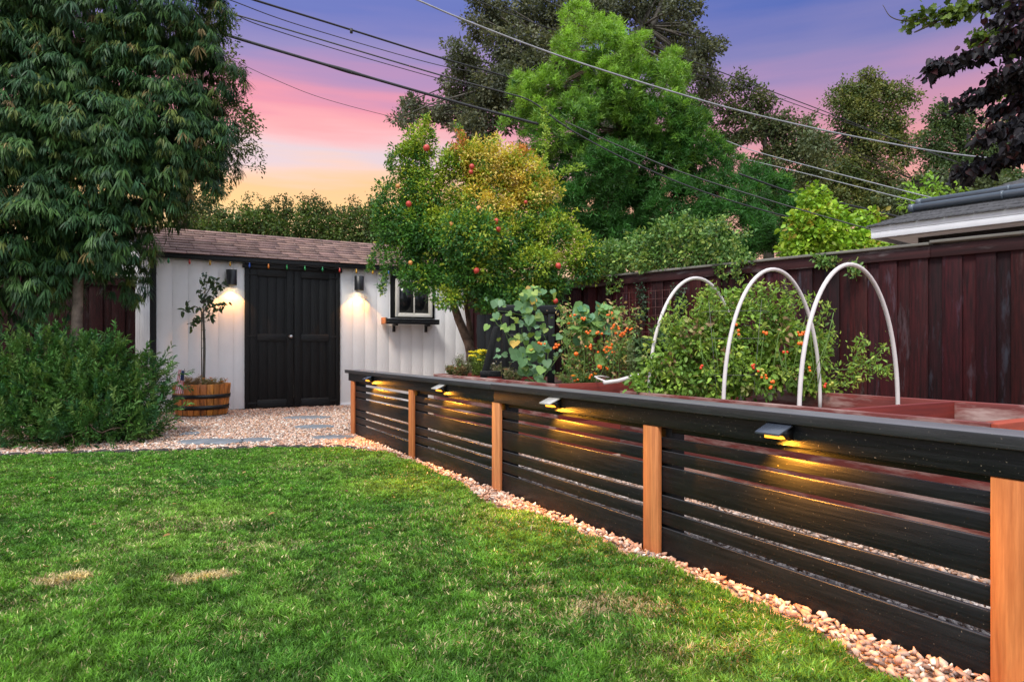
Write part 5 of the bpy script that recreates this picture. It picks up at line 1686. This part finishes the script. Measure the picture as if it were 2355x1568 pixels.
for pts, d in shoots:
    S = spline([at(x, y, 4.5) for x, y in pts], 9); b.tube(S - off, np.linspace(.004, .0015, len(S)), 5)
    k = 7
    S = np.repeat(S, k, 0) + rng.normal(size=(len(S) * k, 3)) * .026; n = len(S)
    f.add(S, unit(n) + np.array([0, 0, .2]), unit(n) + np.array([0, -.5, .6]), .032 * (.6 + .7 * rng.random(n)), .42, colmix(n, tcols[:4], None, .25), T_HEX)
for i in range(16):
    x0 = rng.uniform(1520, 1880); x1 = x0 + rng.uniform(-60, 60); h = rng.uniform(60, 190)
    S = spline([at(x0, 900, 4.45), at((x0 + x1) / 2, 900 - h * .5, 4.4), at(x1, 900 - h, 4.42)], 6); b.tube(S - off, .0028, 5)
for i in range(len(f.V)): f.V[i] = f.V[i] - off
f.build('leaves', M_leaf, tbp); b.build('stems', M_stem, tbp, 0, True)
FR = []
for cx_, cy_, n, s, k in ((1915, 0, 0, 0, 0), (1757, 766, 3, 8, 0), (1844, 770, 6, 10, 0), (1843, 790, 3, 6, 0), (1808, 810, 2, 6, 1), (1693, 747, 1, 1, 0), (1609, 846, 3, 7, 1), (1736, 846, 5, 12, 1), (1742, 855, 5, 14, 2), (1758, 866, 3, 9, 0), (1781, 880, 3, 8, 0), (1773, 890, 2, 5, 0), (1898, 885, 3, 6, 1), (1912, 882, 2, 6, 2), (1978, 875, 2, 6, 2), (1705, 765, 2, 8, 0), (1860, 850, 2, 10, 0), (1650, 790, 2, 15, 2)):
    for _ in range(n): FR.append((cx_ + rng.uniform(-s, s), cy_ + rng.uniform(-s * .7, s * .7), 4.24 if x > 0 else 4.2, rng.uniform(2.7, 3.9), k))
fruits(tbp, off, FR)
# wire tomato cage
b = MB()
cc0 = at(1690, 800, 4.42)
for z, r_ in ((.75, .17), (.98, .19), (1.15, .21)):
    P = [(r_ * math.cos(a), r_ * math.sin(a), z) for a in np.linspace(0, 2 * math.pi, 25)]; b.tube(P, .0013, 5)
for a in (0.4, 2.0, 3.6, 5.2): b.tube([(.14 * math.cos(a), .14 * math.sin(a), .5), (.22 * math.cos(a), .22 * math.sin(a), 1.22)], .0013, 5)
o = b.build('tomato_cage', plain('galvanised_wire', (.12, .12, .11), .6), None); o.location = (cc0[0], cc0[1], 0); tag(o, 'thin wire cage inside the large tomato bush', 'plant cage')
# trailing leafy plant at the left end of the nearer bed
tuft_plant('leafy_plant', 'dark leafed cucumber plant against the wire mesh left of the first hoop', 'plant', 1500, 860, 5.9, 70, 105, 30, [(.07, .13, .05), (.05, .10, .04), (.11, .17, .06)], lsz=.062, lpd=6)
tuft_plant('leafy_plant', 'light green leafy plant trailing at the foot of the first hoop', 'plant', 1500, 905, 4.75, 90, 42, 26, [(.18, .32, .05), (.24, .38, .06)], lsz=.036, lpd=6)
tuft_plant('weed', 'thin seedy weed with a pink flower between the two beds', 'weed', 1470, 870, 5.9, 46, 92, 14, [(.16, .24, .09), (.2, .26, .12)], (.7, .05, .14), lsz=.03, lpd=4, nfl=1, fsz=.03)
tuft_plant('marigold', 'orange marigold at the left corner of the far bed', 'flowers', 1045, 866, 7.7, 48, 26, 18, [(.18, .12, .05), (.10, .16, .04), (.26, .16, .07)], (.85, .30, .01), nfl=2, lsz=.035, fsz=.034)
tuft_plant('marigold', 'small orange marigolds under the cherry tomato plant', 'flowers', 1340, 886, 6.0, 110, 26, 18, [(.10, .18, .04), (.14, .2, .05)], (.85, .33, .02), nfl=6, lsz=.03, fsz=.024)
tuft_plant('snapdragon', 'bright yellow flowers beside the pomegranate trunk', 'flowers', 1100, 862, 7.8, 36, 55, 26, [(.16, .24, .04), (.2, .27, .05)], (.85, .72, .03), nfl=22, lsz=.03, fsz=.036)
tuft_plant('white_flowers', 'thin white and rust coloured flowers left of the yellow ones', 'flowers', 1065, 862, 7.75, 36, 48, 24, [(.2, .16, .09), (.16, .2, .08)], (.75, .72, .70), nfl=9, lsz=.024, fsz=.016)
tuft_plant('white_flowers', 'faded white flowers in front of the black trellis leg', 'flowers', 1150, 868, 7.4, 36, 36, 18, [(.12, .14, .06), (.2, .16, .09)], (.7, .66, .64), nfl=9, lsz=.024, fsz=.015)
tuft_plant('leafy_plant', 'low green plant with red berries right of the far marigold', 'plant', 1178, 872, 7.0, 50, 22, 16, [(.16, .18, .06), (.24, .2, .1)], (.6, .04, .03), nfl=3, lsz=.03, fsz=.014)

# fallen leaves on the gravel and the lawn
f = Foliage()
P = []
while len(P) < 150:
    x, y = rng.uniform(-4, 2.2), rng.uniform(1.6, 9)
    inl = inpoly(np.array([x]), np.array([y]), lawn_poly)[0]
    t_, o_ = f_local(x, y)
    if o_ > -.05 or s_local(x, y)[1] > -.1 or (inl and rng.random() < .85): continue
    P.append((x, y, .030 if not inl else .034))
P = np.array(P); n = len(P)
f.add(P, unit(n) * np.array([1, 1, .2]), unit(n) * .4 + np.array([0, 0, 1]), .022 + .022 * rng.random(n), .5, colmix(n, [(.35, .17, .06), (.45, .28, .10), (.22, .11, .05)], None, .3), T_HEX)
tag(f.build('leaf_litter', M_leaf), 'few small brown fallen leaves scattered over gravel and lawn', 'leaf litter', kind='stuff')
print('DONE', NG, NR)
